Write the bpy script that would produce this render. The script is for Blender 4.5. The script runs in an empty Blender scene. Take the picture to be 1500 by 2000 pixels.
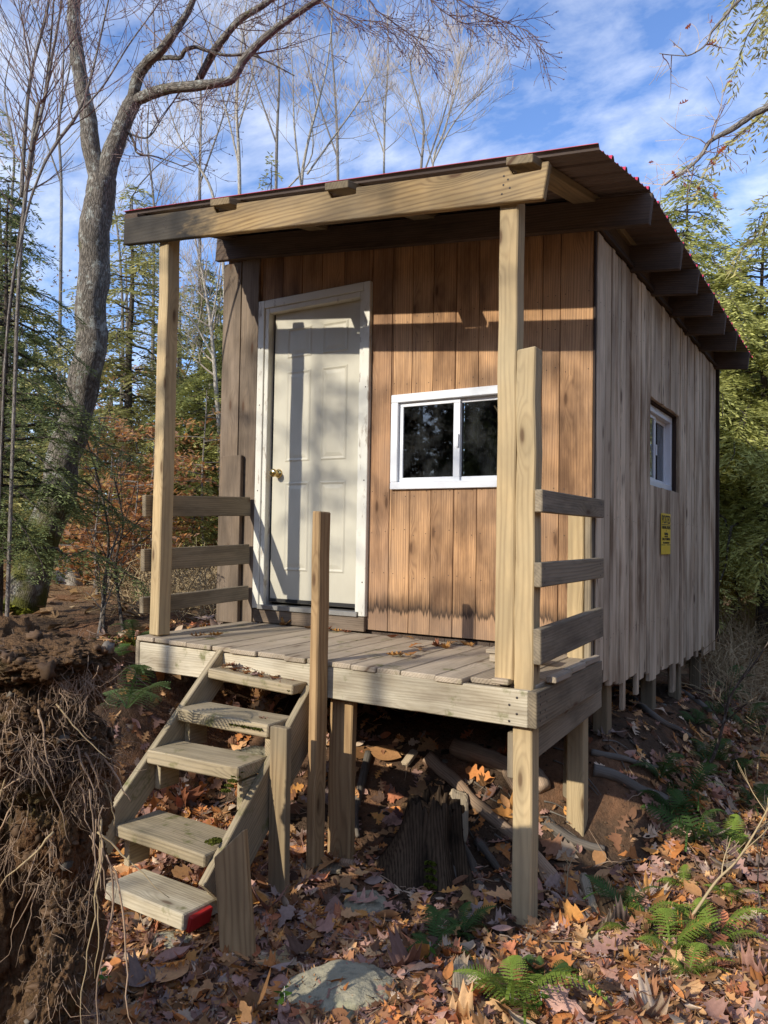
import bpy, bmesh, math, random
import numpy as np
from mathutils import Vector, Matrix, Euler, noise as mn
R = math.radians
rng = np.random.default_rng(7)
rnd = random.Random(11)
scene = bpy.context.scene
COL = scene.collection

# ------------------------------------------------------------------ camera
F_PX, YAW, PITCH, ROLL = 1518.65, R(31.9047), R(1.9363), R(.9612)
CAM = Vector((1.2557, -4.1703, .582))
FW = Vector((-math.sin(YAW)*math.cos(PITCH), math.cos(YAW)*math.cos(PITCH), math.sin(PITCH)))
RT0 = Vector((math.cos(YAW), math.sin(YAW), 0)); UP0 = RT0.cross(FW)
RT = RT0*math.cos(ROLL) + UP0*math.sin(ROLL); UP = -RT0*math.sin(ROLL) + UP0*math.cos(ROLL)
cam_d = bpy.data.cameras.new('camera'); cam = bpy.data.objects.new('camera', cam_d); COL.objects.link(cam)
m = Matrix((RT, UP, -FW)).transposed().to_4x4(); m.translation = CAM; cam.matrix_world = m
cam_d.sensor_fit = 'VERTICAL'; cam_d.sensor_height = 24; cam_d.lens = 24*F_PX/2000
cam_d.clip_end = 600; cam_d.clip_start = .05
scene.camera = cam
scene.render.resolution_x, scene.render.resolution_y = 768, 1024

def ray(u, v): return FW + RT*((u-750)/F_PX) - UP*((v-1000)/F_PX)
def P(u, v, D): return CAM + ray(u, v)*D           # survey point: photo reading + measured depth -> metres
def PY(u, v, y):
    d = ray(u, v); return CAM + d*((y-CAM.y)/d.y)

# ------------------------------------------------------------------ terrain
def sst(a, b, x):
    t = np.clip((x-a)/(b-a), 0, 1); return t*t*(3-2*t)
_ph = rng.uniform(0, 6.28, (14, 2)); _dr = rng.uniform(0, 6.28, 14)
def bumps(x, y, f0, n, seed):
    z = 0
    for k in range(n):
        a = _dr[(k+seed) % 14]; f = f0*1.55**k
        z = z + np.sin((x*math.cos(a)+y*math.sin(a))*f+_ph[(k+seed) % 14, 0]) * np.sin((-x*math.sin(a)+y*math.cos(a))*f*1.1+_ph[(k+seed) % 14, 1])/1.6**k
    return z
def H(x, y):
    x = np.asarray(x, float); y = np.asarray(y, float)
    ya = np.interp(x, [-1.9, -1.2, -.6, 0., .3], [-.95, -.85, -.6, -.2, -.1])
    yb = np.interp(x, [-1.9, -1.2, -.6, 0., .3], [.1, .3, .45, .42, .45])
    up = np.clip((y-ya)/(yb-ya), 0, 1); up = up*up*(3-2*up)
    mound = up*(1-sst(-.1, .75, x))*(1-.38*sst(.6, 3.6, y))*.53
    x1 = np.interp(y, [-1.6, 0., 1.2, 8], [-2.05, -1.9, -1.0, 1.0]); x0 = np.interp(y, [-1.6, 0, 1.2, 8], [-2.75, -2.7, -2.8, -6])
    bank = sst(0, 1, (x1-x)/(x1-x0))*sst(-1.75, -.95, y)*.93
    k = np.maximum(mound, bank) + .12*np.minimum(mound, bank)
    front = -.1*sst(-1.2, -1.8, y)*(1-sst(-.9, .1, x))
    right = .14*sst(.6, 3.5, x)*sst(-1.5, 2, y)
    far = np.hypot(x, y)
    z = -1.08+k+front+right
    z = z + .018*bumps(x, y, 5., 5, 0) + .07*sst(3, 9, far)*bumps(x, y, .9, 3, 4) + .5*sst(10, 40, far)*bumps(x, y, .13, 3, 2)
    return z
def h(x, y): return float(H(x, y))
def G(u, v, dmax=60):
    d = ray(u, v); t = .8
    while t < dmax:
        p = CAM+d*t
        if p.z < h(p.x, p.y): break
        t += .02 if t < 8 else .1
    return Vector((p.x, p.y, h(p.x, p.y)))

# ------------------------------------------------------------------ object helpers
def link(o, parent=None):
    COL.objects.link(o)
    if parent: o.parent = parent
    return o
def tag(o, label=None, cat=None, group=None, kind=None):
    for k, v in (('label', label), ('category', cat), ('group', group), ('kind', kind)):
        if v: o[k] = v
    return o
def thing(name, label, cat, loc=(0, 0, 0), rz=0, group=None, s=1):
    o = bpy.data.objects.new(name, None); o.empty_display_size = .1
    o.location = loc; o.rotation_euler = (0, 0, rz); o.scale = (s, s, s)
    link(o); tag(o, label, cat, group); return o
def copy_tree(o, parent=None):
    c = o.copy(); COL.objects.link(c)
    if parent: c.parent = parent
    for ch in list(o.children): copy_tree(ch, c)
    return c

class MB:
    """collects verts / faces with per-vertex board coordinates, tint and colour, links them as ONE mesh object"""
    def __init__(s): s.v = []; s.lc = []; s.t = []; s.c = []; s.f = []; s.m = []; s.n = 0
    def add(s, V, Fs, lc=None, tint=.5, col=None, mat=0):
        V = np.asarray(V, float).reshape(-1, 3); k = len(V)
        s.v.append(V); s.lc.append(V if lc is None else np.asarray(lc, float))
        s.t.append(np.full(k, tint) if np.isscalar(tint) else np.asarray(tint, float))
        s.c.append(np.tile(np.array((1, 1, 1) if col is None else col, float), (k, 1)) if col is None or np.ndim(col) == 1 else np.asarray(col, float))
        for f in Fs: s.f.append(tuple(int(i)+s.n for i in f)); s.m.append(mat)
        s.n += k
    def beam(s, a, b, wdir, w, t, off=None, tint=None, mat=0, seg=None, warp=.0, skew=0):
        """board from a to b (centre line), width w along wdir, thickness t along axis x wdir"""
        a, b = Vector(a), Vector(b); ax = (b-a); L = ax.length; ax.normalize()
        wd = Vector(wdir); wd = (wd-ax*wd.dot(ax)).normalized(); td = ax.cross(wd)
        if off is None: off = (rnd.uniform(0, 40), rnd.uniform(0, 9), rnd.uniform(0, 9))
        if tint is None: tint = rnd.random()
        n = seg or max(1, int(L/.22))
        V = []; C = []; ow = ot = 0
        for i in range(n+1):
            q = i/n
            if warp: ow = rnd.gauss(0, warp); ot = rnd.gauss(0, warp)
            for sw, st in ((-1, -1), (1, -1), (1, 1), (-1, 1)):
                p = a+ax*(L*q + skew*sw*(1 if i == n else 0))+wd*(sw*w/2+ow*.6)+td*(st*t/2+ot*.5)
                V.append(p); C.append((L*q+off[0], sw*w/2+off[1], st*t/2+off[2]))
        Fc = [(0, 3, 2, 1), (4*n, 4*n+1, 4*n+2, 4*n+3)]
        for i in range(n):
            for j in range(4): Fc.append((4*i+j, 4*i+(j+1) % 4, 4*i+4+(j+1) % 4, 4*i+4+j))
        s.add([tuple(p) for p in V], Fc, C, tint, mat=mat)
    def box(s, lo, hi, ax, **k):
        lo = Vector(lo); hi = Vector(hi); c = (lo+hi)/2; d = hi-lo
        a = c.copy(); b = c.copy(); a[ax] = lo[ax]; b[ax] = hi[ax]
        wi = (ax+1) % 3 if d[(ax+1) % 3] >= d[(ax+2) % 3] else (ax+2) % 3; ti = 3-ax-wi
        wd = Vector((0, 0, 0)); wd[wi] = 1
        s.beam(a, b, wd, d[wi], d[ti], **k)
    def disc(s, p, nrm, r, mat=1, k=6):
        nrm = Vector(nrm); q = nrm.to_track_quat('Z', 'Y'); p = Vector(p)
        V = [p+q @ Vector((r*math.cos(i*6.2832/k), r*math.sin(i*6.2832/k), 0)) for i in range(k)]+[p+nrm*r*.25]
        s.add([tuple(x) for x in V], [(i, (i+1) % k, k) for i in range(k)], tint=.2, mat=mat)
    def tube(s, pts, rad, sides=6, col=None, tint=.5, rough=0, cap=True, mat=0):
        pts = np.asarray([tuple(p) for p in pts], float); n = len(pts); rad = np.broadcast_to(np.asarray(rad, float), (n,))
        T = np.gradient(pts, axis=0); T /= np.linalg.norm(T, axis=1)[:, None]+1e-9
        ref = np.array((0, 0, 1.)) if abs(T[0, 2]) < .9 else np.array((1., 0, 0))
        u = np.cross(T[0], ref); u /= np.linalg.norm(u); us = [u]
        for i in range(1, n):
            u = us[-1]-T[i]*np.dot(us[-1], T[i]); us.append(u/(np.linalg.norm(u)+1e-9))
        us = np.array(us); ws = np.cross(T, us)
        a = np.arange(sides)*2*np.pi/sides
        rr = rad[:, None]*(1+(rng.uniform(-rough, rough, (n, sides)) if rough else 0))
        V = pts[:, None]+rr[..., None]*(np.cos(a)[None, :, None]*us[:, None]+np.sin(a)[None, :, None]*ws[:, None])
        ln = np.concatenate(([0], np.cumsum(np.linalg.norm(np.diff(pts, axis=0), axis=1))))
        lc = np.stack((np.repeat(ln, sides)+rng.uniform(0, 30), np.tile(np.cos(a), n)*np.repeat(rad, sides), np.tile(np.sin(a), n)*np.repeat(rad, sides)), 1)
        Fs = [(i*sides+j, i*sides+(j+1) % sides, (i+1)*sides+(j+1) % sides, (i+1)*sides+j) for i in range(n-1) for j in range(sides)]
        if cap and sides > 3: Fs += [tuple(range((n-1)*sides, n*sides)), tuple(range(sides-1, -1, -1))]
        s.add(V.reshape(-1, 3), Fs, lc, tint, col, mat)
    def build(s, name, mats, parent=None, smooth=False, bevel=0, loc=None):
        me = bpy.data.meshes.new(name)
        V = np.concatenate(s.v); me.from_pydata(V, [], s.f)
        at = me.attributes.new('lc', 'FLOAT_VECTOR', 'POINT'); at.data.foreach_set('vector', np.concatenate(s.lc).ravel())
        at = me.attributes.new('tint', 'FLOAT', 'POINT'); at.data.foreach_set('value', np.concatenate(s.t))
        c = np.concatenate(s.c); at = me.attributes.new('col', 'FLOAT_COLOR', 'POINT'); at.data.foreach_set('color', np.hstack((c, np.ones((len(c), 1)))).ravel())
        for mt in (mats if isinstance(mats, (list, tuple)) else [mats]): me.materials.append(mt)
        if any(s.m): me.polygons.foreach_set('material_index', s.m)
        if smooth: me.polygons.foreach_set('use_smooth', [True]*len(me.polygons))
        me.update(); o = bpy.data.objects.new(name, me); link(o, parent)
        if loc: o.location = loc
        if bevel:
            b = o.modifiers.new('bevel', 'BEVEL'); b.width = bevel; b.segments = 1; b.limit_method = 'ANGLE'; b.angle_limit = R(50)
        return o

def batch(name, tmpl, Fs, mats, T, cols, parent=None, tints=None):
    """many copies of a small template (verts tmpl, faces Fs all same size) as one mesh; T: (n,4,4)-like (n,3,4)"""
    n = len(T); k = len(tmpl)
    V = np.einsum('nij,kj->nki', T[:, :, :3], tmpl)+T[:, None, :, 3]
    return V.reshape(-1, 3), (np.asarray(Fs)[None]+(np.arange(n)*k)[:, None, None]), np.repeat(cols, k, 0)
def raw(name, chunks, mats, parent=None, smooth=False):
    """chunks of (V, F(n,m,size), C) -> one mesh, fast"""
    me = bpy.data.meshes.new(name); Vs = []; loops = []; starts = []; tot = []; Cs = []; nv = 0; nl = 0
    for V, Fc, C in chunks:
        Fc = np.asarray(Fc); size = Fc.shape[-1]; Fc = Fc.reshape(-1, size)+nv
        Vs.append(V); Cs.append(C); loops.append(Fc.ravel()); starts.append(np.arange(len(Fc))*size+nl); tot.append(np.full(len(Fc), size))
        nv += len(V); nl += Fc.size
    V = np.concatenate(Vs); me.vertices.add(nv); me.vertices.foreach_set('co', V.astype(np.float32).ravel())
    me.loops.add(nl); me.loops.foreach_set('vertex_index', np.concatenate(loops).astype(np.int32))
    st = np.concatenate(starts); me.polygons.add(len(st)); me.polygons.foreach_set('loop_start', st.astype(np.int32)); me.polygons.foreach_set('loop_total', np.concatenate(tot).astype(np.int32))
    c = np.concatenate(Cs); at = me.attributes.new('col', 'FLOAT_COLOR', 'POINT'); at.data.foreach_set('color', np.hstack((c, np.ones((len(c), 1)))).astype(np.float32).ravel())
    for mt in (mats if isinstance(mats, (list, tuple)) else [mats]): me.materials.append(mt)
    if smooth: me.polygons.foreach_set('use_smooth', np.ones(len(st), bool))
    me.update(); me.validate()
    return link(bpy.data.objects.new(name, me), parent)

# ------------------------------------------------------------------ node helpers
class NT:
    def __init__(s, tree): s.t = tree
    def n(s, typ, ins=None, **props):
        nd = s.t.nodes.new('ShaderNode'+typ)
        for k, v in props.items(): setattr(nd, k, v)
        for k, v in (ins or {}).items():
            sock = nd.inputs[k]
            if isinstance(v, bpy.types.NodeSocket): s.t.links.new(v, sock)
            else: sock.default_value = v
        return nd
    def math(s, op, a, b=0.): return s.n('Math', {0: a, 1: b}, operation=op).outputs[0]
    def vmul(s, a, b): return s.n('VectorMath', {0: a, 1: b}, operation='MULTIPLY').outputs[0]
    def noise(s, vec, scale=1., detail=4., rough=.55, out=0, **k):
        ins = {'Vector': vec, 'Scale': scale, 'Detail': detail, 'Roughness': rough}; ins.update(k)
        return s.n('TexNoise', ins).outputs[out]
    def ramp(s, fac, stops, interp='LINEAR'):
        nd = s.n('ValToRGB', {0: fac}); cr = nd.color_ramp; cr.interpolation = interp
        while len(cr.elements) < len(stops): cr.elements.new(.5)
        for e, (p, c) in zip(cr.elements, stops):
            e.position = p; e.color = (c, c, c, 1) if np.isscalar(c) else (*c, 1)
        return nd.outputs[0]
    def mix(s, fac, a, b, blend='MIX'):
        nd = s.n('Mix', data_type='RGBA', blend_type=blend)
        for i, v in ((0, fac), (6, a), (7, b)):
            if isinstance(v, bpy.types.NodeSocket): s.t.links.new(v, nd.inputs[i])
            else: nd.inputs[i].default_value = v if i == 0 else ((*v, 1) if len(v) == 3 else v)
        return nd.outputs[2]
    def attr(s, name, out='Vector'): return s.n('Attribute', attribute_name=name).outputs[out]
    def obj(s): return s.n('TexCoord').outputs['Object']
    def geo(s, out='Position'): return s.n('NewGeometry').outputs[out]
    def bump(s, hgt, strength=.3, dist=.01): return s.n('Bump', {'Height': hgt, 'Strength': strength, 'Distance': dist}).outputs[0]
def material(name):
    mt = bpy.data.materials.new(name); mt.use_nodes = True; nt = mt.node_tree; nt.nodes.clear()
    g = NT(nt); g.out = g.n('OutputMaterial'); return mt, g
def finish(g, col, rough=.8, bump=None, spec=.3, metal=0.):
    p = g.n('BsdfPrincipled', {'Base Color': col if isinstance(col, bpy.types.NodeSocket) else (*col, 1), 'Roughness': rough, 'Specular IOR Level': spec, 'Metallic': metal})
    if bump is not None: g.t.links.new(bump, p.inputs['Normal'])
    g.t.links.new(p.outputs[0], g.out.inputs[0]); return p

def wood(name, c1, c2, dark, grey=None, mould=None, greyamt=0., stain=.4, stainc=(.03, .022, .016), knots=.5, moss=0., rough=.8, gs=1., contrast=1., splash=None, blotch=2.2):
    mt, g = material(name)
    lc = g.attr('lc'); tint = g.attr('tint', 'Fac'); pos = g.geo()
    fine = g.noise(g.vmul(lc, (2.2*gs, 70*gs, 70*gs)), 1, 6, .65)
    warp = g.noise(g.vmul(lc, (.75, 6, 6)), 1, 3, .5)
    # knots push the rings aside
    s0_ = g.n('SeparateXYZ', {0: lc}); kv = g.n('CombineXYZ', {0: g.math('MULTIPLY', s0_.outputs[0], 2.), 1: g.math('MULTIPLY', g.math('ADD', s0_.outputs[1], s0_.outputs[2]), 7.), 2: 0.}).outputs[0]
    vor = g.n('TexVoronoi', {'Vector': kv, 'Scale': 1., 'Randomness': 1.}, voronoi_dimensions='2D')
    gate = g.math('GREATER_THAN', g.n('SeparateColor', {0: vor.outputs['Color']}).outputs[0], 1-knots)
    kd = g.math('SUBTRACT', 1., g.math('MINIMUM', g.math('MULTIPLY', vor.outputs['Distance'], 2.7), 1.))
    kd = g.math('MULTIPLY', kd, gate)
    sep = g.n('SeparateXYZ', {0: lc})
    ph = g.math('ADD', g.math('ADD', g.math('MULTIPLY', sep.outputs[1], 430*gs), g.math('MULTIPLY', sep.outputs[2], 330*gs)), g.math('ADD', g.math('MULTIPLY', warp, 34.), g.math('MULTIPLY', kd, 22.)))
    ring = g.math('ADD', g.math('MULTIPLY', g.math('SINE', ph), .5), .5)
    ring = g.math('POWER', ring, 1.6)
    fac = g.math('ADD', g.math('MULTIPLY', fine, .75), g.math('MULTIPLY', ring, .3))
    base = g.mix(tint, c1, c2)
    col = g.mix(g.ramp(fac, [(.22, 0.), (.5, .35*contrast), (.8, contrast if contrast < 1 else 1.)]), base, dark)
    if grey:
        gm = g.ramp(g.math('ADD', g.noise(pos, 1.4, 5, .6), g.math('MULTIPLY', fine, .25)), [(.5-.3*greyamt, 0.), (.85-.3*greyamt, 1.)])
        col = g.mix(g.math('MULTIPLY', gm, min(1., .45+greyamt*.5)), col, g.mix(fine, tuple(x*1.35 for x in grey), tuple(x*.55 for x in grey)))
    st = g.ramp(g.noise(g.vmul(lc, (blotch, blotch*4, blotch*4)), 1, 5, .62), [(.44, 0.), (.66, 1.)])
    col = g.mix(g.math('MULTIPLY', st, stain), col, stainc)
    if mould:
        mx = g.math('ADD', g.math('DIVIDE', g.math('SUBTRACT', mould[0], g.n('SeparateXYZ', {0: pos}).outputs[0]), mould[1]), g.math('MULTIPLY', g.math('SUBTRACT', g.noise(g.vmul(pos, (6, 6, 14)), 1, 5, .65), .5), 1.6))
        col = g.mix(g.ramp(mx, [(.0, 0.), (.55, .95)]), col, (.04, .036, .03))
    tv = g.n('HueSaturation', {'Value': g.math('ADD', .52, g.math('MULTIPLY', g.noise(g.vmul(lc, (.01, .01, .01)), 63., 1), .95)), 'Color': col}).outputs[0]
    core = g.ramp(kd, [(.70, 0.), (.86, 1.)])
    col = g.mix(g.math('MULTIPLY', core, .8), tv, (.075, .034, .016))
    halo = g.ramp(kd, [(.3, 0.), (.72, .5), (.9, 0.)])
    col = g.mix(halo, col, tuple(x*.55 for x in c2))
    if splash:
        sx = g.n('SeparateXYZ', {0: pos})
        zz = g.math('ADD', sx.outputs[2], g.math('MULTIPLY', g.math('SUBTRACT', g.noise(g.vmul(pos, (38, 38, 3.)), 1, 4, .7), .5), -.2))
        zz = g.math('ADD', zz, g.math('MULTIPLY', g.math('SUBTRACT', g.noise(g.vmul(pos, (5, 5, 0.)), 1, 2), .5), .12))
        band = g.ramp(g.math('DIVIDE', zz, .4), [(.16, 0.), (.29, .0), (.34, .85), (.42, .55), (.60, 0.)])
        low = g.ramp(g.math('DIVIDE', zz, .4), [(.1, .5), (.36, .35), (.45, 0.)])
        col = g.mix(low, col, (.24, .17, .12)); col = g.mix(band, col, (.022, .014, .01))
    if moss:
        up = g.n('SeparateXYZ', {0: g.geo('Normal')}).outputs[2]
        mm = g.ramp(g.math('ADD', g.noise(pos, 7., 5, .65), g.math('MULTIPLY', g.noise(pos, 45., 2), .18)), [(.72-.22*moss, 0.), (.84-.22*moss, 1.)])
        col = g.mix(g.math('MULTIPLY', mm, .75), col, g.mix(g.noise(pos, 60., 2), (.05, .06, .012), (.15, .15, .03)))
    finish(g, col, rough, g.bump(g.math('ADD', fac, g.math('MULTIPLY', kd, .3)), .45, .004), .25 if rough < 1 else .03)
    return mt

M = {}
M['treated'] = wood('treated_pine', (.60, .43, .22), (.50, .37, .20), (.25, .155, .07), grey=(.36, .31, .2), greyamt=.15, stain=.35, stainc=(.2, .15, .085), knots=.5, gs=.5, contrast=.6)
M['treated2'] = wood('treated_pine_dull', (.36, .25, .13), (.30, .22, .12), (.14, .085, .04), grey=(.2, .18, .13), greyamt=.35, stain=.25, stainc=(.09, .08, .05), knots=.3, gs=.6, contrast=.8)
M['newel'] = wood('newel_pine', (.50, .33, .16), (.42, .27, .13), (.17, .09, .04), stain=.25, knots=.4, gs=.5, contrast=.7)
M['front'] = wood('brown_pine_planks', (.76, .43, .195), (.42, .225, .11), (.24, .115, .05), grey=(.2, .15, .115), greyamt=.25, stain=.85, stainc=(.11, .055, .028), knots=.28, contrast=.75, splash=True, blotch=1.1)
M['side'] = wood('silver_weathered_planks', (.54, .40, .255), (.84, .685, .48), (.17, .115, .07), grey=(.72, .60, .435), greyamt=.45, stain=.85, stainc=(.17, .10, .05), knots=.4, contrast=.8, blotch=1.0)
M['leftw'] = wood('grey_brown_planks', (.27, .19, .12), (.19, .135, .09), (.075, .05, .034), grey=(.23, .18, .135), greyamt=.4, stain=.5, knots=.3)
M['rail'] = wood('grey_rail_board', (.33, .25, .15), (.26, .2, .125), (.10, .075, .046), grey=(.27, .225, .16), greyamt=.5, stain=.5, knots=.3)
M['deck'] = wood('weathered_deck_board', (.48, .375, .255), (.40, .315, .215), (.19, .14, .095), grey=(.42, .355, .27), greyamt=.35, stain=.3, stainc=(.1,.08,.05), knots=.2, moss=.2)
M['skirt'] = wood('pale_skirt_board', (.62, .53, .37), (.53, .45, .30), (.26, .19, .11), grey=(.52, .47, .36), greyamt=.4, stain=.55, stainc=(.12, .075, .035), knots=.25, moss=.1, blotch=1.5, contrast=.7)
M['tread'] = wood('mossy_tread_board', (.50, .385, .23), (.41, .32, .19), (.19, .135, .08), grey=(.42, .36, .25), greyamt=.3, stain=.4, stainc=(.1, .085, .045), knots=.2, moss=.2)
M['beam'] = wood('golden_beam', mould=(-1.9, .42), c1=(.44, .29, .12), c2=(.36, .25, .115), dark=(.17, .095, .037), grey=(.26, .22, .15), greyamt=.2, stain=.85, stainc=(.075, .055, .036), knots=.3, blotch=.8, gs=.7)
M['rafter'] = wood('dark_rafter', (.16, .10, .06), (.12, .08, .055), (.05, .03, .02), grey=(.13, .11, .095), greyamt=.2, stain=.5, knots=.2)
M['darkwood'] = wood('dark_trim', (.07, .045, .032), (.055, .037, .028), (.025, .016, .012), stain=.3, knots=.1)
M['scrap'] = wood('weathered_bark_chunk', (.48, .36, .22), (.42, .32, .2), (.16, .11, .07), grey=(.42, .35, .25), greyamt=.5, stain=.5, stainc=(.1, .08, .05), knots=0., gs=1.4)
M['rootwood'] = wood('bare_root', (.50, .33, .20), (.42, .28, .18), (.17, .10, .06), grey=(.34, .27, .2), greyamt=.15, stain=.45, knots=0., gs=1.2)
M['rootgrey'] = wood('grey_root', (.21, .165, .125), (.17, .135, .105), (.06, .045, .034), grey=(.19, .17, .14), greyamt=.4, stain=.5, knots=0., gs=1.2)
M['charred'] = wood('rotten_stump', (.12, .08, .05), (.085, .058, .036), (.02, .014, .01), stain=.85, stainc=(.012, .009, .007), knots=0., gs=.8, rough=1.)

def simple(name, col, rough=.5, spec=.4, metal=0., nscale=0, namt=.15, bscale=0, bstr=.2, bdist=.005):
    mt, g = material(name); c = (*col, 1); pos = g.obj(); b = None
    if nscale:
        nz = g.noise(pos, nscale, 5, .6)
        c = g.mix(nz, tuple(x*(1-namt) for x in col), tuple(min(1, x*(1+namt)) for x in col))
        if bscale: b = g.bump(g.noise(pos, bscale, 4), bstr, bdist)
        finish(g, c, rough, b, spec, metal)
    else: finish(g, col, rough, None, spec, metal)
    return mt
M['nail'] = simple('rusty_nail', (.035, .025, .02), .6)
M['red'] = simple('red_roof_paint', (.50, .035, .075), .42, .5, 0, 6, .12)
M['under'] = simple('roof_underside', (.15, .115, .10), .6, .4, 0, 9, .25)
M['rededge'] = M['red']
M['brass'] = simple('brass', (.72, .53, .22), .18, .5, 1.)
M['black'] = simple('black_gap', (.015, .014, .013), .7)
M['metal'] = simple('dull_threshold', (.35, .34, .32), .4, .5, .7, 20, .3)
M['vinyl'] = simple('white_vinyl', (.74, .75, .76), .35, .5, 0, 3, .06)
M['yellow'] = simple('yellow_sign', (.78, .55, .035), .5, .3, 0, 5, .08)
M['ink'] = simple('black_ink', (.03, .025, .012), .6)
M['redpaint'] = simple('red_paint', (.42, .02, .018), .6, .3, 0, 30, .35)
# dirty white door paint
mt, g = material('door_paint'); pos = g.geo()
sx = g.n('SeparateXYZ', {0: pos})
dirt = g.ramp(g.noise(g.vmul(pos, (3, 3, 1.2)), 1, 6, .65), [(.42, 0.), (.75, .55)])
lowd = g.ramp(sx.outputs[2], [(.1, .55), (.5, 0.)])
col = g.mix(dirt, (.52, .485, .385), (.36, .325, .245)); col = g.mix(g.math('MULTIPLY', lowd, g.noise(pos, 8, 4)), col, (.36, .33, .27))
finish(g, col, .42, g.bump(g.noise(g.vmul(pos, (90, 90, 9)), 1, 3), .06, .002), .4); M['door'] = mt
mt, g = material('trim_paint'); pos = g.geo()
chip = g.ramp(g.math('ADD', g.noise(g.vmul(pos, (22, 22, 6)), 1, 6, .7), g.math('MULTIPLY', g.noise(pos, 3.), .25)), [(.70, 0.), (.76, 1.)])
col = g.mix(g.noise(pos, 4, 4), (.70, .68, .60), (.58, .55, .46)); col = g.mix(g.math('MULTIPLY', chip, .7), col, (.26, .2, .14))
finish(g, col, .5, g.bump(chip, .2, .002), .35); M['trim'] = mt
# glass
mt, g = material('window_glass'); pos = g.geo()
lw = g.n('LayerWeight', {'Blend': .32}); tr = g.n('BsdfTransparent', {'Color': (.62, .66, .66, 1)}); gl = g.n('BsdfGlossy', {'Color': (.9, .93, .95, 1), 'Roughness': .02})
smear = g.ramp(g.math('ADD', g.noise(pos, 5, 5, .6), g.math('MULTIPLY', g.noise(pos, 60, 3, .7), .3)), [(.58, 0.), (.92, .07)])
df = g.n('BsdfDiffuse', {'Color': (.5, .52, .5, 1)})
s1 = g.n('MixShader', {0: g.math('ADD', g.math('MULTIPLY', lw.outputs['Fresnel'], .9), .05), 1: tr.outputs[0], 2: gl.outputs[0]})
s2 = g.n('MixShader', {0: smear, 1: s1.outputs[0], 2: df.outputs[0]}); g.t.links.new(s2.outputs[0], g.out.inputs[0]); M['glass'] = mt

def bark(name, c1, c2, dark, moss=0., lich=.3, lichc=(.32, .34, .30), scale=1.):
    mt, g = material(name); lc = g.attr('lc'); pos = g.geo()
    v = g.vmul(lc, (13*scale, 60*scale, 60*scale)); v = g.n('VectorMath', {0: v, 1: g.vmul(g.noise(v, .8, 4, out=1), (2.2, 2.2, 2.2))}, operation='ADD').outputs[0]
    crack = g.n('TexVoronoi', {'Vector': v, 'Scale': 1.}, feature='DISTANCE_TO_EDGE').outputs[0]
    ck = g.math('MINIMUM', g.math('ADD', g.ramp(crack, [(.0, 0.), (.30, 1.)]), g.math('MULTIPLY', g.noise(g.vmul(lc, (8, 30, 30)), 1, 4), .7)), 1.)
    nz = g.noise(pos, 7*scale, 6, .65)
    col = g.mix(nz, c1, c2); col = g.mix(ck, dark, col)
    lm = g.ramp(g.noise(pos, 11*scale, 5, .7), [(.54, 0.), (.62, 1.)]); col = g.mix(g.math('MULTIPLY', lm, lich), col, lichc)
    if moss:
        z = g.n('SeparateXYZ', {0: pos}).outputs[2]
        mm = g.math('ADD', g.ramp(g.math('DIVIDE', g.math('ADD', z, .5), 3.), [(.0, .42), (.5, .08), (1., -.1)]), g.noise(pos, 3.5, 5, .6))
        col = g.mix(g.ramp(mm, [(.62, 0.), (.74, .9)]), col, g.mix(g.noise(pos, 40, 3), (.05, .055, .012), (.17, .17, .03)))
    finish(g, col, .9, g.bump(g.math('ADD', ck, g.math('MULTIPLY', nz, .6)), .8, .012), .15); return mt
M['bark'] = bark('maple_bark', (.15, .125, .10), (.30, .265, .22), (.035, .03, .024), moss=1., lich=.75, lichc=(.42, .43, .38))
M['barkbirch'] = bark('pale_birch_bark', (.50, .45, .37), (.62, .57, .48), (.2, .17, .14), lich=.2, lichc=(.2, .17, .13))
M['barkgrey'] = bark('grey_smooth_bark', (.23, .2, .175), (.33, .29, .25), (.13, .11, .09), lich=.3)
M['barkdark'] = bark('hemlock_bark', (.10, .078, .06), (.15, .12, .095), (.03, .024, .02), lich=.25)
M['twig'] = simple('twig_bark', (.20, .14, .125), .8, .2)
M['twigpale'] = simple('pale_twig_bark', (.42, .35, .28), .8, .2)
M['straw'] = simple('straw_stem', (.40, .30, .17), .8, .2)

def leafmat(name, trans=.35, rough=.7, var=.35, nscale=30., spec=.15):
    mt, g = material(name); c = g.attr('col', 'Color'); pos = g.geo()
    c = g.mix(g.noise(pos, nscale, 3), g.mix(1., c, (1-var, 1-var, 1-var), 'MULTIPLY'), c)
    p = g.n('BsdfPrincipled', {'Base Color': c, 'Roughness': rough, 'Specular IOR Level': spec}); t = g.n('BsdfTranslucent', {'Color': c})
    s = g.n('MixShader', {0: trans, 1: p.outputs[0], 2: t.outputs[0]}); g.t.links.new(s.outputs[0], g.out.inputs[0]); return mt
M['needle'] = leafmat('hemlock_needles', .42, .55, .3, 6.)
M['leaf'] = leafmat('dry_leaf', .18, .65, .45, 70.)
M['beech'] = leafmat('copper_leaf', .5, .6, .3, 20.)
M['fern'] = leafmat('fern_green', .35, .55, .3, 40.)
M['moss'] = leafmat('moss_clump', .1, .95, .6, 90., .02)

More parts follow.
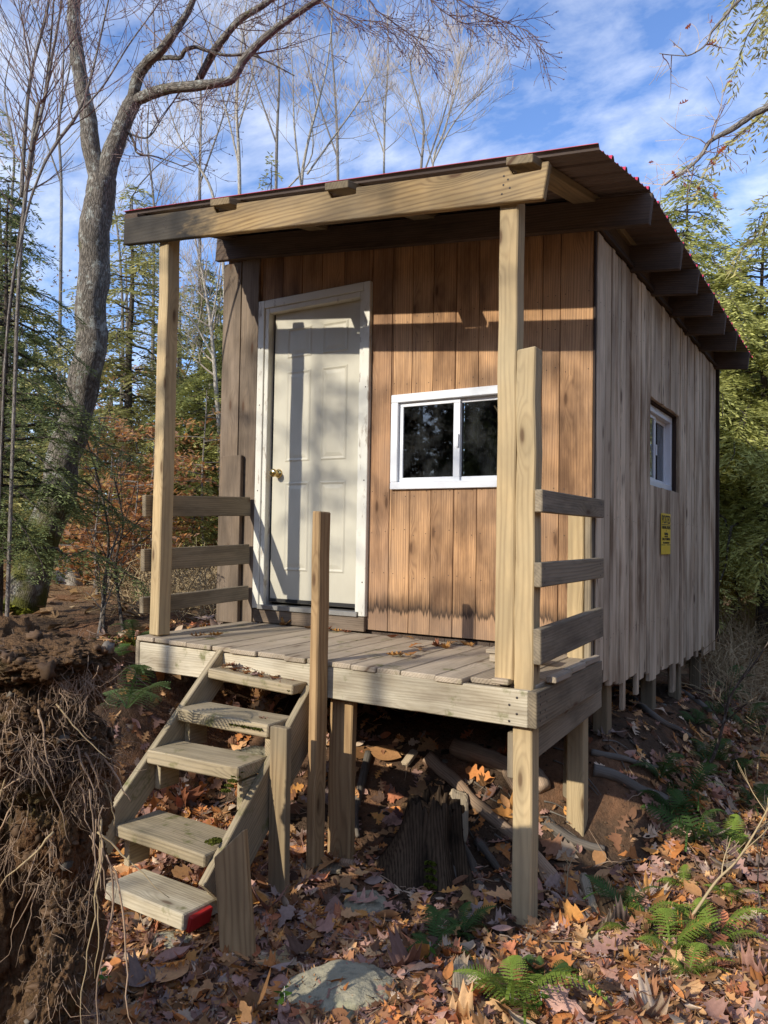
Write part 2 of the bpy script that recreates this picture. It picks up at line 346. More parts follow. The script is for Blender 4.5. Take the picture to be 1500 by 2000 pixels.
# ground
mt, g = material('forest_floor'); pos = g.geo()
n1 = g.noise(pos, 2.3, 6, .65); n2 = g.noise(pos, 24, 6, .7); n3 = g.noise(pos, 90, 3, .6)
col = g.mix(n2, (.028, .019, .013), (.15, .095, .06))
sx = g.n('SeparateXYZ', {0: pos})
dist = g.n('VectorMath', {0: pos}, operation='LENGTH').outputs['Value']
farm = g.ramp(g.math('DIVIDE', dist, 12.), [(.28, 0.), (.6, 1.)])
col = g.mix(g.math('MULTIPLY', farm, .85), col, g.mix(n2, (.18, .10, .05), (.5, .33, .18)))
red = g.ramp(n1, [(.46, 0.), (.62, .75)]); col = g.mix(red, col, g.mix(n2, (.12, .055, .03), (.36, .19, .10)))
speck = g.ramp(n3, [(.70, 0.), (.74, .55)]); col = g.mix(speck, col, (.22, .17, .12))
finish(g, col, .95, g.bump(g.math('ADD', n2, g.math('MULTIPLY', n3, .4)), .9, .03), .1); M['ground'] = mt
mt, g = material('root_plate_soil'); pos = g.obj()
n1 = g.noise(pos, 3., 6, .65); n2 = g.noise(g.vmul(pos, (60, 60, 14)), 1, 5, .7)
col = g.mix(n2, (.028, .017, .01), (.34, .20, .105))
col = g.mix(g.ramp(n1, [(.5, 0.), (.66, .55)]), col, (.15, .062, .03))
col = g.mix(g.ramp(g.noise(pos, 5.5, 5), [(.56, 0.), (.68, .55)]), col, (.12, .11, .045))
finish(g, col, .95, g.bump(g.math('ADD', n2, g.noise(pos, 30, 6, .7)), 1., .03), .05); M['soil'] = mt
mt, g = material('lichen_rock'); pos = g.obj()
n1 = g.noise(pos, 5, 7, .65); n2 = g.noise(pos, 22, 5, .65)
col = g.mix(n1, (.24, .215, .145), (.42, .375, .26)); col = g.mix(g.ramp(n2, [(.5, 0.), (.66, .6)]), col, (.13, .135, .1)); col = g.mix(g.ramp(g.noise(pos, 3.2, 3), [(.56, 0.), (.68, .5)]), col, (.20, .22, .11))
finish(g, col, .9, g.bump(g.math('ADD', n1, g.math('MULTIPLY', n2, .5)), .8, .03), .2); M['rock'] = mt

# ------------------------------------------------------------------ ground sheet
def axis_coords(lo, hi, step, far, grow=1.13):
    a = list(np.arange(lo, hi+1e-6, step)); s = step
    while a[-1] < far: s *= grow; a.append(a[-1]+s)
    s = step
    while a[0] > -far: s *= grow; a.insert(0, a[0]-s)
    return np.array(a)
gx = axis_coords(-4.5, 3.2, .035, 240); gy = axis_coords(-3.6, 4.5, .035, 240)
X, Y = np.meshgrid(gx, gy); Z = H(X, Y)
near = (np.abs(X) < 6) & (np.abs(Y) < 7)
Z = Z+np.where(near, rng.normal(0, .005, Z.shape), 0)
nx, ny = len(gx), len(gy); idx = np.arange(nx*ny).reshape(ny, nx)
quads = np.stack((idx[:-1, :-1], idx[:-1, 1:], idx[1:, 1:], idx[1:, :-1]), -1).reshape(-1, 4)
ground = raw('ground', [(np.stack((X, Y, Z), -1).reshape(-1, 3), quads, np.ones((nx*ny, 3)))], M['ground'], smooth=True)
tag(ground, 'dark forest floor rising in a bank under the cabin', kind='structure')

# ------------------------------------------------------------------ CABIN
DEPTH = 3.93
cabin = thing('cabin', 'small weathered plank cabin on posts with porch, white door and red metal roof', 'cabin', (0, 0, 0))
def beam_top(x): return 2.248-.1133*x          # porch beam top edge
def raf_top(x): return 2.435-.1133*x           # rafters over the room
# front wall
mb = MB()
edges = [-2.72, -2.555, -2.385, -2.20, -2.03, -1.86, -1.68, -1.455, -1.302, -1.153, -1.004, -.85, -.698, -.50, -.305, -.20, -.012]
wnd = (-1.287, -.387, .888, 1.482); dor = (-2.36, -1.48, .085, 2.20)
def pieces(e0, e1, z0, z1, holes):
    out = [(e0, e1, z0, z1)]
    for a0, a1, b0, b1 in holes:
        nxt = []
        for (p0, p1, q0, q1) in out:
            if p1 <= a0 or p0 >= a1: nxt.append((p0, p1, q0, q1)); continue
            if p0 < a0: nxt.append((p0, a0, q0, q1))
            if p1 > a1: nxt.append((a1, p1, q0, q1))
            c0, c1 = max(p0, a0), min(p1, a1)
            if q0 < b0: nxt.append((c0, c1, q0, b0))
            if q1 > b1: nxt.append((c0, c1, b1, q1))
        out = nxt
    return out
ftint = [.9, .95, .5, .7, .3, .6, .8, .75, .15, .1, .25, .12, .2, .05, .35, .1]
for i, (e0, e1) in enumerate(zip(edges[:-1], edges[1:])):
    off = (rnd.uniform(0, 40), rnd.uniform(0, 9), rnd.uniform(0, 9)); d = rnd.uniform(0, .003)
    for p0, p1, q0, q1 in pieces(e0+.002, e1-.002, .0 if e0 > -2.4 else -.05, 2.42-.1133*e1, [wnd, dor]):
        if p1-p0 > .004: mb.box((p0, -d, q0), (p1, .022-d, q1), 2, off=off, tint=ftint[i])
    for zz in (.35, .62, .86, 1.54, 1.78, 1.95):
        for xx in (e0+.03, e1-.03):
            if not (wnd[0] < xx < wnd[1] and wnd[2] < zz < wnd[3]) and not (dor[0] < xx < dor[1]): mb.disc((xx+rnd.uniform(-.006, .006), -d-.0015, zz+rnd.uniform(-.02, .02)), (0, -1, 0), .0032)
mb.build('front_wall', [M['front'], M['nail']], cabin, bevel=.002)
# grey planks at the left end, nailed proud of the front wall
mb = MB()
mb.box((-2.735, -.03, -.05), (-2.565, -.004, 2.56), 2, tint=.6); mb.box((-2.56, -.026, -.05), (-2.40, -.004, 2.56), 2, tint=.2)
mb.build('corner_boards', M['leftw'], cabin, bevel=.003)
mb = MB(); mb.box((-2.38, -.035, -.012), (-1.455, -.006, .078), 0, tint=.3); mb.build('kick_board', M['leftw'], cabin, bevel=.003)
# right side wall
mb = MB()
e = [.012, .11, .178, .285, .345, .44, .50, .6, .66, .73, .835, .92, .98, 1.08, 1.178, 1.25, 1.34, 1.455, 1.572, 1.65, 1.737, 1.86, 2.0, 2.105, 2.23, 2.30, 2.42, 2.493, 2.60, 2.71, 2.83, 2.94, 3.05, 3.19, 3.31, 3.42, 3.56, 3.716, 3.82, 3.93]
bot = {0: -.12, 1: -.13, 2: -.20, 3: -.235, 4: -.23, 5: -.25, 6: -.26, 7: -.43, 8: -.26, 9: -.25, 10: -.25, 11: -.39, 12: -.30, 13: -.275}
sw = (1.25, 2.21, .975, 1.578)
for i, (e0, e1) in enumerate(zip(e[:-1], e[1:])):
    off = (rnd.uniform(0, 40), rnd.uniform(0, 9), rnd.uniform(0, 9)); d = .0 if i % 3 else .006; d += rnd.uniform(0, .004)
    zb = bot.get(i, -.30-.04*(e0-1)+rnd.uniform(-.05, .05)-(.16 if i == 22 else 0))
    for p0, p1, q0, q1 in pieces(e0+.002, e1-.002, zb, 2.285, [sw]):
        mb.box((-.022, p0, q0), (d, p1, q1), 2, off=off, tint=rnd.random())
    for zz in (.05, .72, 1.9):
        if not (sw[0] < e0 < sw[1] and sw[2] < zz < sw[3]): mb.disc((d+.0012, (e0+e1)/2+rnd.uniform(-.02, .02), zz+rnd.uniform(-.02, .02)), (1, 0, 0), .004)
mb.build('side_wall', [M['side'], M['nail']], cabin, bevel=.002)
mb = MB()
for k in range(22):
    y0 = .03+k*.177; mb.box((-2.72, y0, -.3), (-2.70, min(y0+.174, DEPTH-.03), 2.70), 2)
mb.build('left_wall', M['leftw'], cabin)
mb = MB()
for k in range(16):
    x0 = -2.695+k*.167; mb.box((x0, DEPTH-.025, -.3), (x0+.164, DEPTH-.003, 2.41-.1133*x0), 2)
mb.build('rear_wall', M['leftw'], cabin)
mb = MB()
for k in range(18): mb.box((-2.69+k*.148, .03, -.04), (-2.69+k*.148+.145, DEPTH-.03, -.012), 1)
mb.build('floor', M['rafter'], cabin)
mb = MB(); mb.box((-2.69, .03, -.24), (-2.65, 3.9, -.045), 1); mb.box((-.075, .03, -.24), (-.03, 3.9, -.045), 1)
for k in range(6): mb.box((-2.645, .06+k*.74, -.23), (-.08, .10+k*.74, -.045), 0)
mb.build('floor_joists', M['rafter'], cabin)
mb = MB(); mb.box((-.005, 3.935, -.36), (.03, 3.975, 2.29), 2); mb.build('corner_trim', M['darkwood'], cabin, bevel=.003)
mb = MB(); mb.box((-.010, -.012, -.1), (.002, .009, 2.30), 2); mb.build('corner_trim', M['darkwood'], cabin, bevel=.002)
mb = MB(); mb.box((.006, .0, 2.287), (.03, 3.95, 2.315), 1); mb.build('frieze_strip', M['darkwood'], cabin, bevel=.003)
mb = MB(); mb.box((-.03, .02, 2.318), (.0, 3.95, 2.43), 1, tint=.2); mb.build('top_plate', M['rafter'], cabin, bevel=.003)
# rafters: tails stick out past the side wall
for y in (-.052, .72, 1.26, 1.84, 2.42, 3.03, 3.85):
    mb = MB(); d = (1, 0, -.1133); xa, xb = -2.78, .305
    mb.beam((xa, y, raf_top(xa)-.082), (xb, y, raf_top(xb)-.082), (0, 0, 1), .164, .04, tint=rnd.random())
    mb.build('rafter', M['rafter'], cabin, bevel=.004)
# porch beam, its upper edge notched for the purlins
def strip_profile(name, top, y0, y1, mat):
    bm_ = [(p[0], p[1]) for p in top]; n = len(bm_); V = [(x, y0, z) for x, z in bm_]+[(x, y1, z) for x, z in bm_]
    mb = MB(); mb.add(V, [tuple(range(n)), tuple(range(2*n-1, n-1, -1))]+[(i, i+n, (i+1) % n+n, (i+1) % n) for i in range(n)], [(x+3.3, z*1., y+1.7) for x, y, z in V], .35)
    return mb
px = [(-1.92, -1.775), (-1.11, -.965), (-.108, .018)]
prof = [(-2.69, beam_top(-2.69)-.163), (.055, beam_top(.05)-.163), (.082, beam_top(.08))]
for a, b in reversed(px):
    prof += [(b+.03, beam_top(b+.03)), (b+.028, beam_top(b)-.037), (a+.02, beam_top(a)-.042), (a-.0, beam_top(a))]
prof += [(-2.685, beam_top(-2.685))]
mb = strip_profile('porch_beam', prof, -.972, -.932, M['beam'])
for q in range(5): mb.disc((-.13+.02*(q % 2)+rnd.uniform(-.01, .01), -.9735, 2.14+.02*q), (0, -1, 0), .005); mb.disc((-2.33+.02*(q % 2), -.9735, 2.40+.022*q), (0, -1, 0), .005)
mb.build('porch_beam', [M['beam'], M['nail']], cabin, bevel=.004)
# purlins
for a, b in px+[(-2.70, -2.58)]:
    c = (a+b)/2; mb = MB(); yf = -1.0 if a > -2.5 else -.96
    z1 = beam_top(c)+.018
    mb.beam((c, yf, z1-.008), (c, .02, raf_top(c)+.019), (1, 0, -.1133), b-a, .036, tint=.4)
    mb.beam((c, .022, raf_top(c)+.02), (c, DEPTH+.1, raf_top(c)+.02), (1, 0, -.1133), b-a, .036, tint=.4)
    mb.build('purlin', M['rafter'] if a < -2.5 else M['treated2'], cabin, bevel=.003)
# corrugated roof sheet: ribs run down the slope (x)
def roof_z(x, y):
    z1 = beam_top(x)+.046; z2 = raf_top(x)+.042
    if y >= .02: return z2
    return z1+(z2-z1)*(y+.93)/.95
ys = []; rel = []
yy = -.935
while yy < DEPTH+.22:
    for dy, z in ((0, .022), (.012, .022), (.026, .0), (.068, .0), (.078, .006), (.09, .006), (.1, .0), (.135, .0), (.145, .006), (.157, .006), (.167, .0), (.205, .0), (.219, .022)):
        ys.append(yy+dy); rel.append(z)
    yy += .229
xs = np.linspace(-2.74, .285, 20); V = []
for y, r in zip(ys, rel):
    for x in xs: V.append((x+(.02 if r == 0 and x > .3 else 0)*0, y, roof_z(x, y)+r))
nxr = len(xs); Fq = [(i*nxr+j, i*nxr+j+1, (i+1)*nxr+j+1, (i+1)*nxr+j) for i in range(len(ys)-1) for j in range(nxr-1)]
mb = MB(); mb.add(V, Fq); ro = mb.build('roof', [M['red'], M['under']], cabin)
sm = ro.modifiers.new('thick', 'SOLIDIFY'); sm.thickness = .0025; sm.offset = -1; sm.material_offset = 1; sm.material_offset_rim = 0
# door and frame
fr = MB()
X0, X1, Z0, Z1 = -2.392, -1.452, .083, 2.236
fr.box((X0, -.034, Z0), (X0+.055, .0, Z1), 2); fr.box((X1-.05, -.034, Z0), (X1, .0, Z1), 2)
fr.box((X0+.056, -.034, Z1-.055), (X1-.051, .0, Z1), 0)
fr.box((X0+.057, -.024, Z0), (X0+.092, .07, Z1-.056), 2); fr.box((X1-.082, -.024, Z0), (X1-.052, .07, Z1-.056), 2)
fr.box((X0+.093, -.024, Z1-.092), (X1-.083, .07, Z1-.057), 0)
for zz in (.25, .9, 1.5, 1.9):
    fr.disc((X0+.03, -.0352, zz), (0, -1, 0), .005); fr.disc((X1-.022, -.0352, zz+.05), (0, -1, 0), .005)
fr.build('door_frame', [M['trim'], M['nail']], cabin, bevel=.003)
mb = MB(); mb.box((X0+.057, -.05, Z0-.004), (X1-.052, .06, Z0+.028), 0); mb.build('threshold', M['metal'], cabin, bevel=.003)
DX0, DX1, DZ0, DZ1 = -2.283, -1.540, .128, 2.142
dm = MB(); dm.box((DX0+.004, .024, DZ0), (DX1-.004, .064, DZ1), 2, seg=1)
W_ = DX1-DX0
def moulding(x0, x1, z0, z1, y=.024):
    rings = [(0, 0), (.010, -.005), (.02, -.001), (.024, .0), (.05, -.0045)]
    V = []
    for ins, dy in rings: V += [(x0+ins, y+dy-.0006, z0+ins), (x1-ins, y+dy-.0006, z0+ins), (x1-ins, y+dy-.0006, z1-ins), (x0+ins, y+dy-.0006, z1-ins)]
    Fm = [(4*k+j, 4*k+(j+1) % 4, 4*k+4+(j+1) % 4, 4*k+4+j) for k in range(len(rings)-1) for j in range(4)]
    Fm.append(tuple(range(4*len(rings)-4, 4*len(rings)))); dm.add(V, Fm)
for x0, x1 in ((DX0+.115, DX0+W_*.5-.045), (DX0+W_*.5+.045, DX1-.115)):
    moulding(x0, x1, DZ0+.22, DZ0+.83); moulding(x0, x1, DZ0+.97, DZ0+1.60); moulding(x0, x1, DZ0+1.69, DZ0+1.90)
door = dm.build('door', M['door'], cabin)
mb = MB(); mb.box((DX0+.006, .012, DZ0+.004), (DX1-.006, .0225, DZ0+.026), 0); mb.build('door_sweep', M['black'], door)
mb = MB(); mb.box((DX0-.012, .03, DZ0), (DX0+.003, .062, DZ1), 2); mb.box((DX0-.01, .03, DZ1+.001), (DX1+.003, .062, DZ1+.009), 0); mb.build('dark_gap_strip', M['black'], door)  # black strips paint the shade of the gap at the jamb
def lathe(profile, origin, axis, k=20):
    q = Vector(axis).to_track_quat('Z', 'Y'); V = []; n = len(profile)
    for r, t in profile:
        for j in range(k): V.append(tuple(Vector(origin)+q @ Vector((r*math.cos(j*6.2832/k), r*math.sin(j*6.2832/k), t))))
    return V, [(i*k+j, i*k+(j+1) % k, (i+1)*k+(j+1) % k, (i+1)*k+j) for i in range(n-1) for j in range(k)]+[tuple(range((n-1)*k, n*k))]
mb = MB(); V, Fc = lathe([(.031, 0), (.031, .006), (.024, .012), (.012, .016), (.011, .035), (.018, .038), (.026, .047), (.029, .058), (.026, .069), (.016, .074), (.001, .075)], (DX0+.06, .0235, 1.02), (0, -1, 0))
mb.add(V, Fc); mb.build('door_knob', M['brass'], door, smooth=True)
# windows
def window(parent, to, w, z0, z1, name_pane='pane'):
    """slider window in local (s, out, z); to maps (s, depth, z) to world"""
    def bx(mb, s0, s1, d0, d1, a, b):
        p, q = Vector(to(s0, d0, a)), Vector(to(s1, d1, b))
        lo = tuple(min(p[i], q[i]) for i in range(3)); hi = tuple(max(p[i], q[i]) for i in range(3))
        mb.box(lo, hi, 2 if b-a > abs(s1-s0) else (0 if abs(p.x-q.x) > abs(p.y-q.y) else 1), seg=1)
    f = MB(); t = .05
    bx(f, 0, w, -.012, .05, z1-t, z1); bx(f, 0, w, -.012, .05, z0, z0+t*.9); bx(f, 0, t, -.012, .05, z0+t*.9+.0005, z1-t-.0005); bx(f, w-t, w, -.012, .05, z0+t*.9+.0005, z1-t-.0005)
    fo = f.build('window', M['vinyl'], parent, bevel=.003)
    mid = w/2
    for k, (s0, s1, dd) in enumerate(((t+.001, mid+.022, .012), (mid-.022, w-t-.001, .030))):
        s = MB(); b = .026
        zz0, zz1 = z0+t*.9+.001, z1-t-.001
        bx(s, s0, s1, dd, dd+.016, zz1-b, zz1); bx(s, s0, s1, dd, dd+.016, zz0, zz0+b)
        bx(s, s0, s0+(b if k == 0 else .044), dd, dd+.016, zz0+b+.0005, zz1-b-.0005); bx(s, s1-(.044 if k == 0 else b), s1, dd, dd+.016, zz0+b+.0005, zz1-b-.0005)
        so = s.build('sash', M['vinyl'], fo, bevel=.002)
        gl_ = MB(); a0, a1 = s0+b, s1-b
        gl_.add([to(a0, dd+.009, zz0+b), to(a1, dd+.009, zz0+b), to(a1, dd+.009, zz1-b), to(a0, dd+.009, zz1-b)], [(0, 1, 2, 3)])
        gl_.build('pane', M['glass'], fo)
    l = MB(); bx(l, mid+.003, mid+.017, .0, .0115, (z0+z1)/2-.05, (z0+z1)/2+.03); l.build('latch', M['vinyl'], fo, bevel=.002)
    return fo
window(cabin, lambda s, d, z: (wnd[0]+s, -.012+d, z), wnd[1]-wnd[0], wnd[2], wnd[3])
window(cabin, lambda s, d, z: (-.062-d, 1.262+s, z), .935, .985, 1.568)
mb = MB(); mb.box((-.115, 2.200, .975), (-.0225, 2.218, 1.576), 2, tint=.5); mb.box((-.115, 1.236, .975), (-.0225, 1.252, 1.576), 2); mb.box((-.115, 1.253, 1.5705), (-.0225, 2.199, 1.586), 1); mb.box((-.115, 1.253, .965), (-.0225, 2.199, .982), 1)
mb.build('window_box', M['darkwood'], cabin)
# porch deck boards run front to back, their front ends uneven
mb = MB(); x = -2.465
def deck_z(x): return -.018-.010*(x+2.46)
while x < -.02:
    w = rnd.choice((.135, .14, .145, .19)); x1 = min(x+w, .02)
    f = -.975+rnd.uniform(-.012, .009)
    if x1 > -.17: f = -.90
    a = Vector(((x+x1)/2, f, deck_z(x)-.022)); b = Vector(((x+x1)/2, -.004 if x > -2.4 else -.04, deck_z(x)-.010))
    mb.beam(a, b, (1, 0, 0), x1-x-.0035, .026, warp=.0012)
    x = x1
mb.build('porch_deck', M['deck'], cabin, bevel=.004)
mb = MB(); mb.box((-.165, -.97, -.053), (-.082, -.905, -.03), 0); mb.build('deck_edge_block', M['deck'], cabin, bevel=.004)
for (y0, y1, x1, dz) in ((-.80, -.58, .075, .0), (-.57, -.33, .062, .006), (-.32, -.07, .058, .010)):
    mb = MB(); mb.box((.028, y0, -.052+dz), (x1, y1, -.024+dz), 1); mb.build('deck_end_board', M['deck'], cabin, bevel=.003)
mb = MB(); mb.beam((-2.44, -.953, -.142), (.010, -.953, -.148), (0, 0, 1), .158, .036, warp=.0015, tint=.2)
for q in range(4): mb.disc((-.04-.035*(q % 2), -.9722, -.10-.035*q), (0, -1, 0), .006)
mb.build('skirt_board', [M['skirt'], M['nail']], cabin, bevel=.004)
mb = MB(); mb.beam((.031, -.972, -.145), (.031, -.006, -.128), (0, 0, 1), .158, .040, warp=.0015)
for q in range(4):
    mb.disc((.0518, -.93, -.09-.035*q), (1, 0, 0), .0055); mb.disc((.0518, -.87+.02*(q % 2), -.09-.035*q), (1, 0, 0), .0055)
mb.build('skirt_board', [M['rail'], M['nail']], cabin, bevel=.004)
mb = MB(); mb.box((-2.475, -.972, -.21), (-2.443, -.01, -.05), 1); mb.build('skirt_board', M['rail'], cabin, bevel=.004)
mb = MB()
for yy in (-.62, -.3): mb.box((-2.44, yy, -.20), (.008, yy+.036, -.062), 0)
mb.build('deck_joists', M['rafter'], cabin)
mb = MB(); mb.beam((-.012, -.86, -.31), (-.006, .12, -.25), (0, 0, 1), .15, .036); mb.build('lower_joist', M['rail'], cabin, bevel=.004)
mb = MB(); mb.box((-.108, -.91, -.47), (-.076, -.84, -.27), 2); mb.build('cleat', M['rail'], cabin, bevel=.003)
# posts
def post(name, x, y, z0, z1, w, t, mat, rz=0, par=cabin, tint=None, top=0):
    mb = MB(); c, s_ = math.cos(rz), math.sin(rz)
    mb.beam((x, y, z0), (x, y, z1), (c, s_, 0), w, t, warp=.0026, tint=tint, skew=top)
    return mb.build(name, M[mat], par, bevel=.006)
post('porch_post', -2.365, -.885, -.020, beam_top(-2.36)-.0, .092, .088, 'treated', R(-9), tint=.6)
post('porch_post', -.122, -.886, -.040, beam_top(-.12)-.01, .090, .089, 'treated', 0, tint=.1)
post('corner_post', -.030, -.886, h(-.03, -.93)-.06, 1.44, .090, .089, 'treated', 0, tint=.25, top=.004)
post('newel_post', -1.072, -1.022, h(-1.08, -1.02)-.05, .711, .05, .094, 'newel', 0, top=-.002)
post('foundation_post', -1.02, -.875, h(-1.02, -.88)-.05, -.225, .14, .05, 'newel', 0)
post('foundation_post', -.080, -.005, h(-.08, -.0)-.32, -.33, .095, .085, 'treated', 0, tint=.8)
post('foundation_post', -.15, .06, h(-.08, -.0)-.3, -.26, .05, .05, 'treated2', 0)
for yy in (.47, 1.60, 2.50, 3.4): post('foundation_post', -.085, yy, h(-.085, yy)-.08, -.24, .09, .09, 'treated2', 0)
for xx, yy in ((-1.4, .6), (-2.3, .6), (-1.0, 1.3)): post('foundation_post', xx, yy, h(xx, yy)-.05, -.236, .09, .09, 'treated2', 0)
# railings
for z0, z1 in ((.70, .832), (.367, .503), (.118, .215)):
    mb = MB(); c = (z0+z1)/2; mb.beam((-2.455, -.955, c-.012), (-2.425, -.048, c+.022), (0, 0, 1), z1-z0, .034, warp=.001); mb.build('rail_board', M['rail'], cabin, bevel=.004)
mb = MB(); mb.beam((-2.585, -.05, -.03), (-2.585, -.05, 1.152), (1, 0, 0), .178, .034, tint=.5); mb.build('railing_post', M['leftw'], cabin, bevel=.004)
for (za, zb_, hh) in ((.752, .752, .099), (.43, .435, .108), (.118, .145, .155)):
    mb = MB(); mb.beam((.036, -.94, za+.004), (.036, -.002, zb_+.008), (0, 0, 1), hh, .036, warp=.001)
    for q in (-.28, .28): mb.disc((.0545, -.90, za+q*hh), (1, 0, 0), .005); mb.disc((.0545, -.06, zb_+q*hh), (1, 0, 0), .005)
    mb.build('rail_board', [M['rail'], M['nail']], cabin, bevel=.004)
post('railing_post', -.078, -.052, -.06, .80, .089, .05, 'treated', 0, tint=.0)
post('railing_post', -.012, -.05, -.05, .80, .036, .05, 'rail', 0)

# scrap plank lying on the deck
sp = thing('scrap_plank', 'short grey plank lying on a block on the porch deck beside the tall right post', 'plank', (-.22, -.42, -.03))
mb = MB(); mb.beam((-.17, -.06, .052), (.12, -.03, .052), (0, 1, 0), .13, .02); mb.build('board', M['deck'], sp, bevel=.003)
mb = MB(); mb.box((-.15, -.11, .0), (-.09, -.02, .041), 0); mb.build('block', M['deck'], sp, bevel=.003)
mb = MB(); mb.box((-.02, -.05, .0625), (.11, .02, .067), 0); mb.build('offcut', M['treated'], sp)

# posted sign
sg = thing('posted_sign', 'yellow posted warning sign with black lettering stapled below the side window', 'sign', (.012, 1.695, .648))
mb = MB(); mb.box((0, -.148, -.147), (.003, .148, .147), 1, seg=1); mb.box((.0031, -.146, .064), (.0036, .146, .069), 1, mat=1); mb.box((.0031, -.146, -.082), (.0036, -.02, -.077), 1, mat=1); mb.box((.0031, .02, -.082), (.0036, .146, -.077), 1, mat=1)
sgo = mb.build('panel', [M['yellow'], M['ink']], sg)
def text(body, z, size, sx_=1., par=sg):
    cu = bpy.data.curves.new('lettering', 'FONT'); cu.body = body; cu.size = size; cu.align_x = 'CENTER'; cu.extrude = .0004; cu.offset = size*.012
    cu.materials.append(M['ink']); o = bpy.data.objects.new('lettering', cu); link(o, par); o.location = (.0042, 0, z); o.rotation_euler = (R(90), 0, R(90)); o.scale = (sx_, 1, 1)
    dg = bpy.context.evaluated_depsgraph_get(); me = bpy.data.meshes.new_from_object(o.evaluated_get(dg)); n_ = bpy.data.objects.new('lettering', me); link(n_, par); n_.location = o.location; n_.rotation_euler = o.rotation_euler; n_.scale = o.scale; bpy.data.objects.remove(o); bpy.data.curves.remove(cu); return n_
text('POSTED', .076, .082, .92); text('HUNTING, FISHING', .036, .032, 1.0); text('&', .018, .016); text('TRAPPING', -.010, .028, .95); text('FOR ANY PURPOSE', -.024, .013)
text('STRICTLY FORBIDDEN', -.046, .025, 1.0); text('VIOLATORS PROSECUTED', -.070, .018)

# ------------------------------------------------------------------ STAIRCASE
st = thing('porch_staircase', 'steep mossy wooden porch staircase with five open treads', 'staircase', (-1.47, -1.3, -1.1))
ST = Vector(st.location)
def sb(): return MB()
def bld(mb, name, mat, **k):
    o = mb.build(name, mat, st, **k); o.location = -ST; return o
def stringer(x, p0, p1, wdt, mat):
    mb = MB(); d = (Vector(p1)-Vector(p0)).normalized(); nrm = Vector((0, d.z, -d.y)); nrm = -nrm if nrm.z > 0 else nrm
    a = Vector(p0)+nrm*wdt/2; b = Vector(p1)+nrm*wdt/2
    mb.beam(a, b, nrm, wdt, .038, warp=.0015); return bld(mb, 'stringer', mat, bevel=.004)
stringer(-1.782, (-1.782, -.98, -.045), (-1.782, -1.80, -.815), .15, M['tread'])
stringer(-1.160, (-1.160, -.985, -.17), (-1.160, -1.715, -.905), .225, M['tread'])
treads = [(-1.09, -.97, -.155, -.205, 0, 0), (-1.295, -1.08, -.312, -.375, .0, -.03), (-1.49, -1.265, -.475, -.54, .0, -.02), (-1.675, -1.41, -.795, -.85, .01, 0), (-1.775, -1.56, -1.015, -1.085, .0, .03)]
for i, (yf, yb_, zt, zb_, dzx, skw) in enumerate(treads):
    mb = MB(); c = ((yf+yb_)/2, (zt+zb_)/2); tilt = (-.02, .01, -.01, .012, -.012)[i]
    mb.beam((-1.762+(.0 if i < 4 else .05), c[0]+skw*.5, c[1]+tilt*.5+(.03 if i == 0 else .0)), (-1.181, c[0]-skw*.5, c[1]-tilt*.5-(.012 if i == 0 else 0)), (0, 1, 0), yb_-yf, zt-zb_, warp=.002)
    if i == 4: mb2 = MB(); mb2.beam((-1.180, c[0]-.04, c[1]), (-1.158, c[0]-.04, c[1]-.006), (0, 1, 0), .125, .0715); bld(mb2, 'red_painted_end', M['redpaint'], bevel=.004)
    o = bld(mb, 'tread', M['tread'] if i < 4 else M['skirt'], bevel=.006)
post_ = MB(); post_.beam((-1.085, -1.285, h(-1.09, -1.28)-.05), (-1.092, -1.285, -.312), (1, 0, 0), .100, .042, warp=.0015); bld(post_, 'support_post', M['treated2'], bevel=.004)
post_ = MB(); post_.beam((-.935, -1.71, h(-.94, -1.7)-.05), (-1.045, -1.66, -.72), (1, .30, 0), .145, .042, warp=.002, skew=.05); bld(post_, 'foot_plank', M['newel'], bevel=.004)
for (y_, z_) in ((-1.19, -.415), (-1.38, -.58), (-1.56, -.895)):
    for x_ in (-1.742, -1.200): c_ = MB(); c_.box((x_-.018, y_-.06, z_-.10), (x_+.018, y_+.07, z_+.036), 1); bld(c_, 'cleat', M['tread'], bevel=.003)
def clump(name, pts, mat, parent, off=Vector((0, 0, 0)), col=(.13, .14, .02), n=60, sz=.012):
    """a tuft of many small leaf faces spread over short mounds: moss"""
    Vs = []; 
    T = np.zeros((n*len(pts), 3, 4)); C = np.zeros((n*len(pts), 3)); k = 0
    for (x, y, z, r) in pts:
        for _ in range(n):
            a = rnd.uniform(0, 6.28); q = r*math.sqrt(rnd.random()); e_ = Euler((rnd.gauss(0, .7), rnd.gauss(0, .7), rnd.uniform(0, 6.28))).to_matrix()*(sz*rnd.uniform(.6, 1.4))
            T[k, :, :3] = e_; T[k, :, 3] = (x+q*math.cos(a)-off.x, y+q*math.sin(a)*.6-off.y, z+.35*math.sqrt(max(0, r*r-q*q))*rnd.uniform(.5, 1)-off.z); f = rnd.uniform(.45, 1.3); C[k] = (col[0]*f, col[1]*f, col[2]*f); k += 1
    tm = np.array([(-.5, -.5, 0), (.5, -.5, .1), (.5, .5, 0), (-.5, .5, .1)])
    return raw(name, [batch('', tm, [(0, 1, 2, 3)], None, T, C)], mat, parent)
clump('moss_patch', [(-1.20, -1.45-k*.02, -.50-k*.017, .026) for k in range(5)]+[(-1.20, -1.62+k*.02, -.77, .03) for k in range(3)], M['moss'], st, ST, col=(.15, .16, .03), n=140, sz=.007)
clump('moss_patch', [(-1.22-k*.03, -1.285, -.345+.0*k, .018) for k in range(7)]+[(-1.20, -1.08, -.19, .02)], M['moss'], st, ST, col=(.11, .11, .02), n=60, sz=.009)
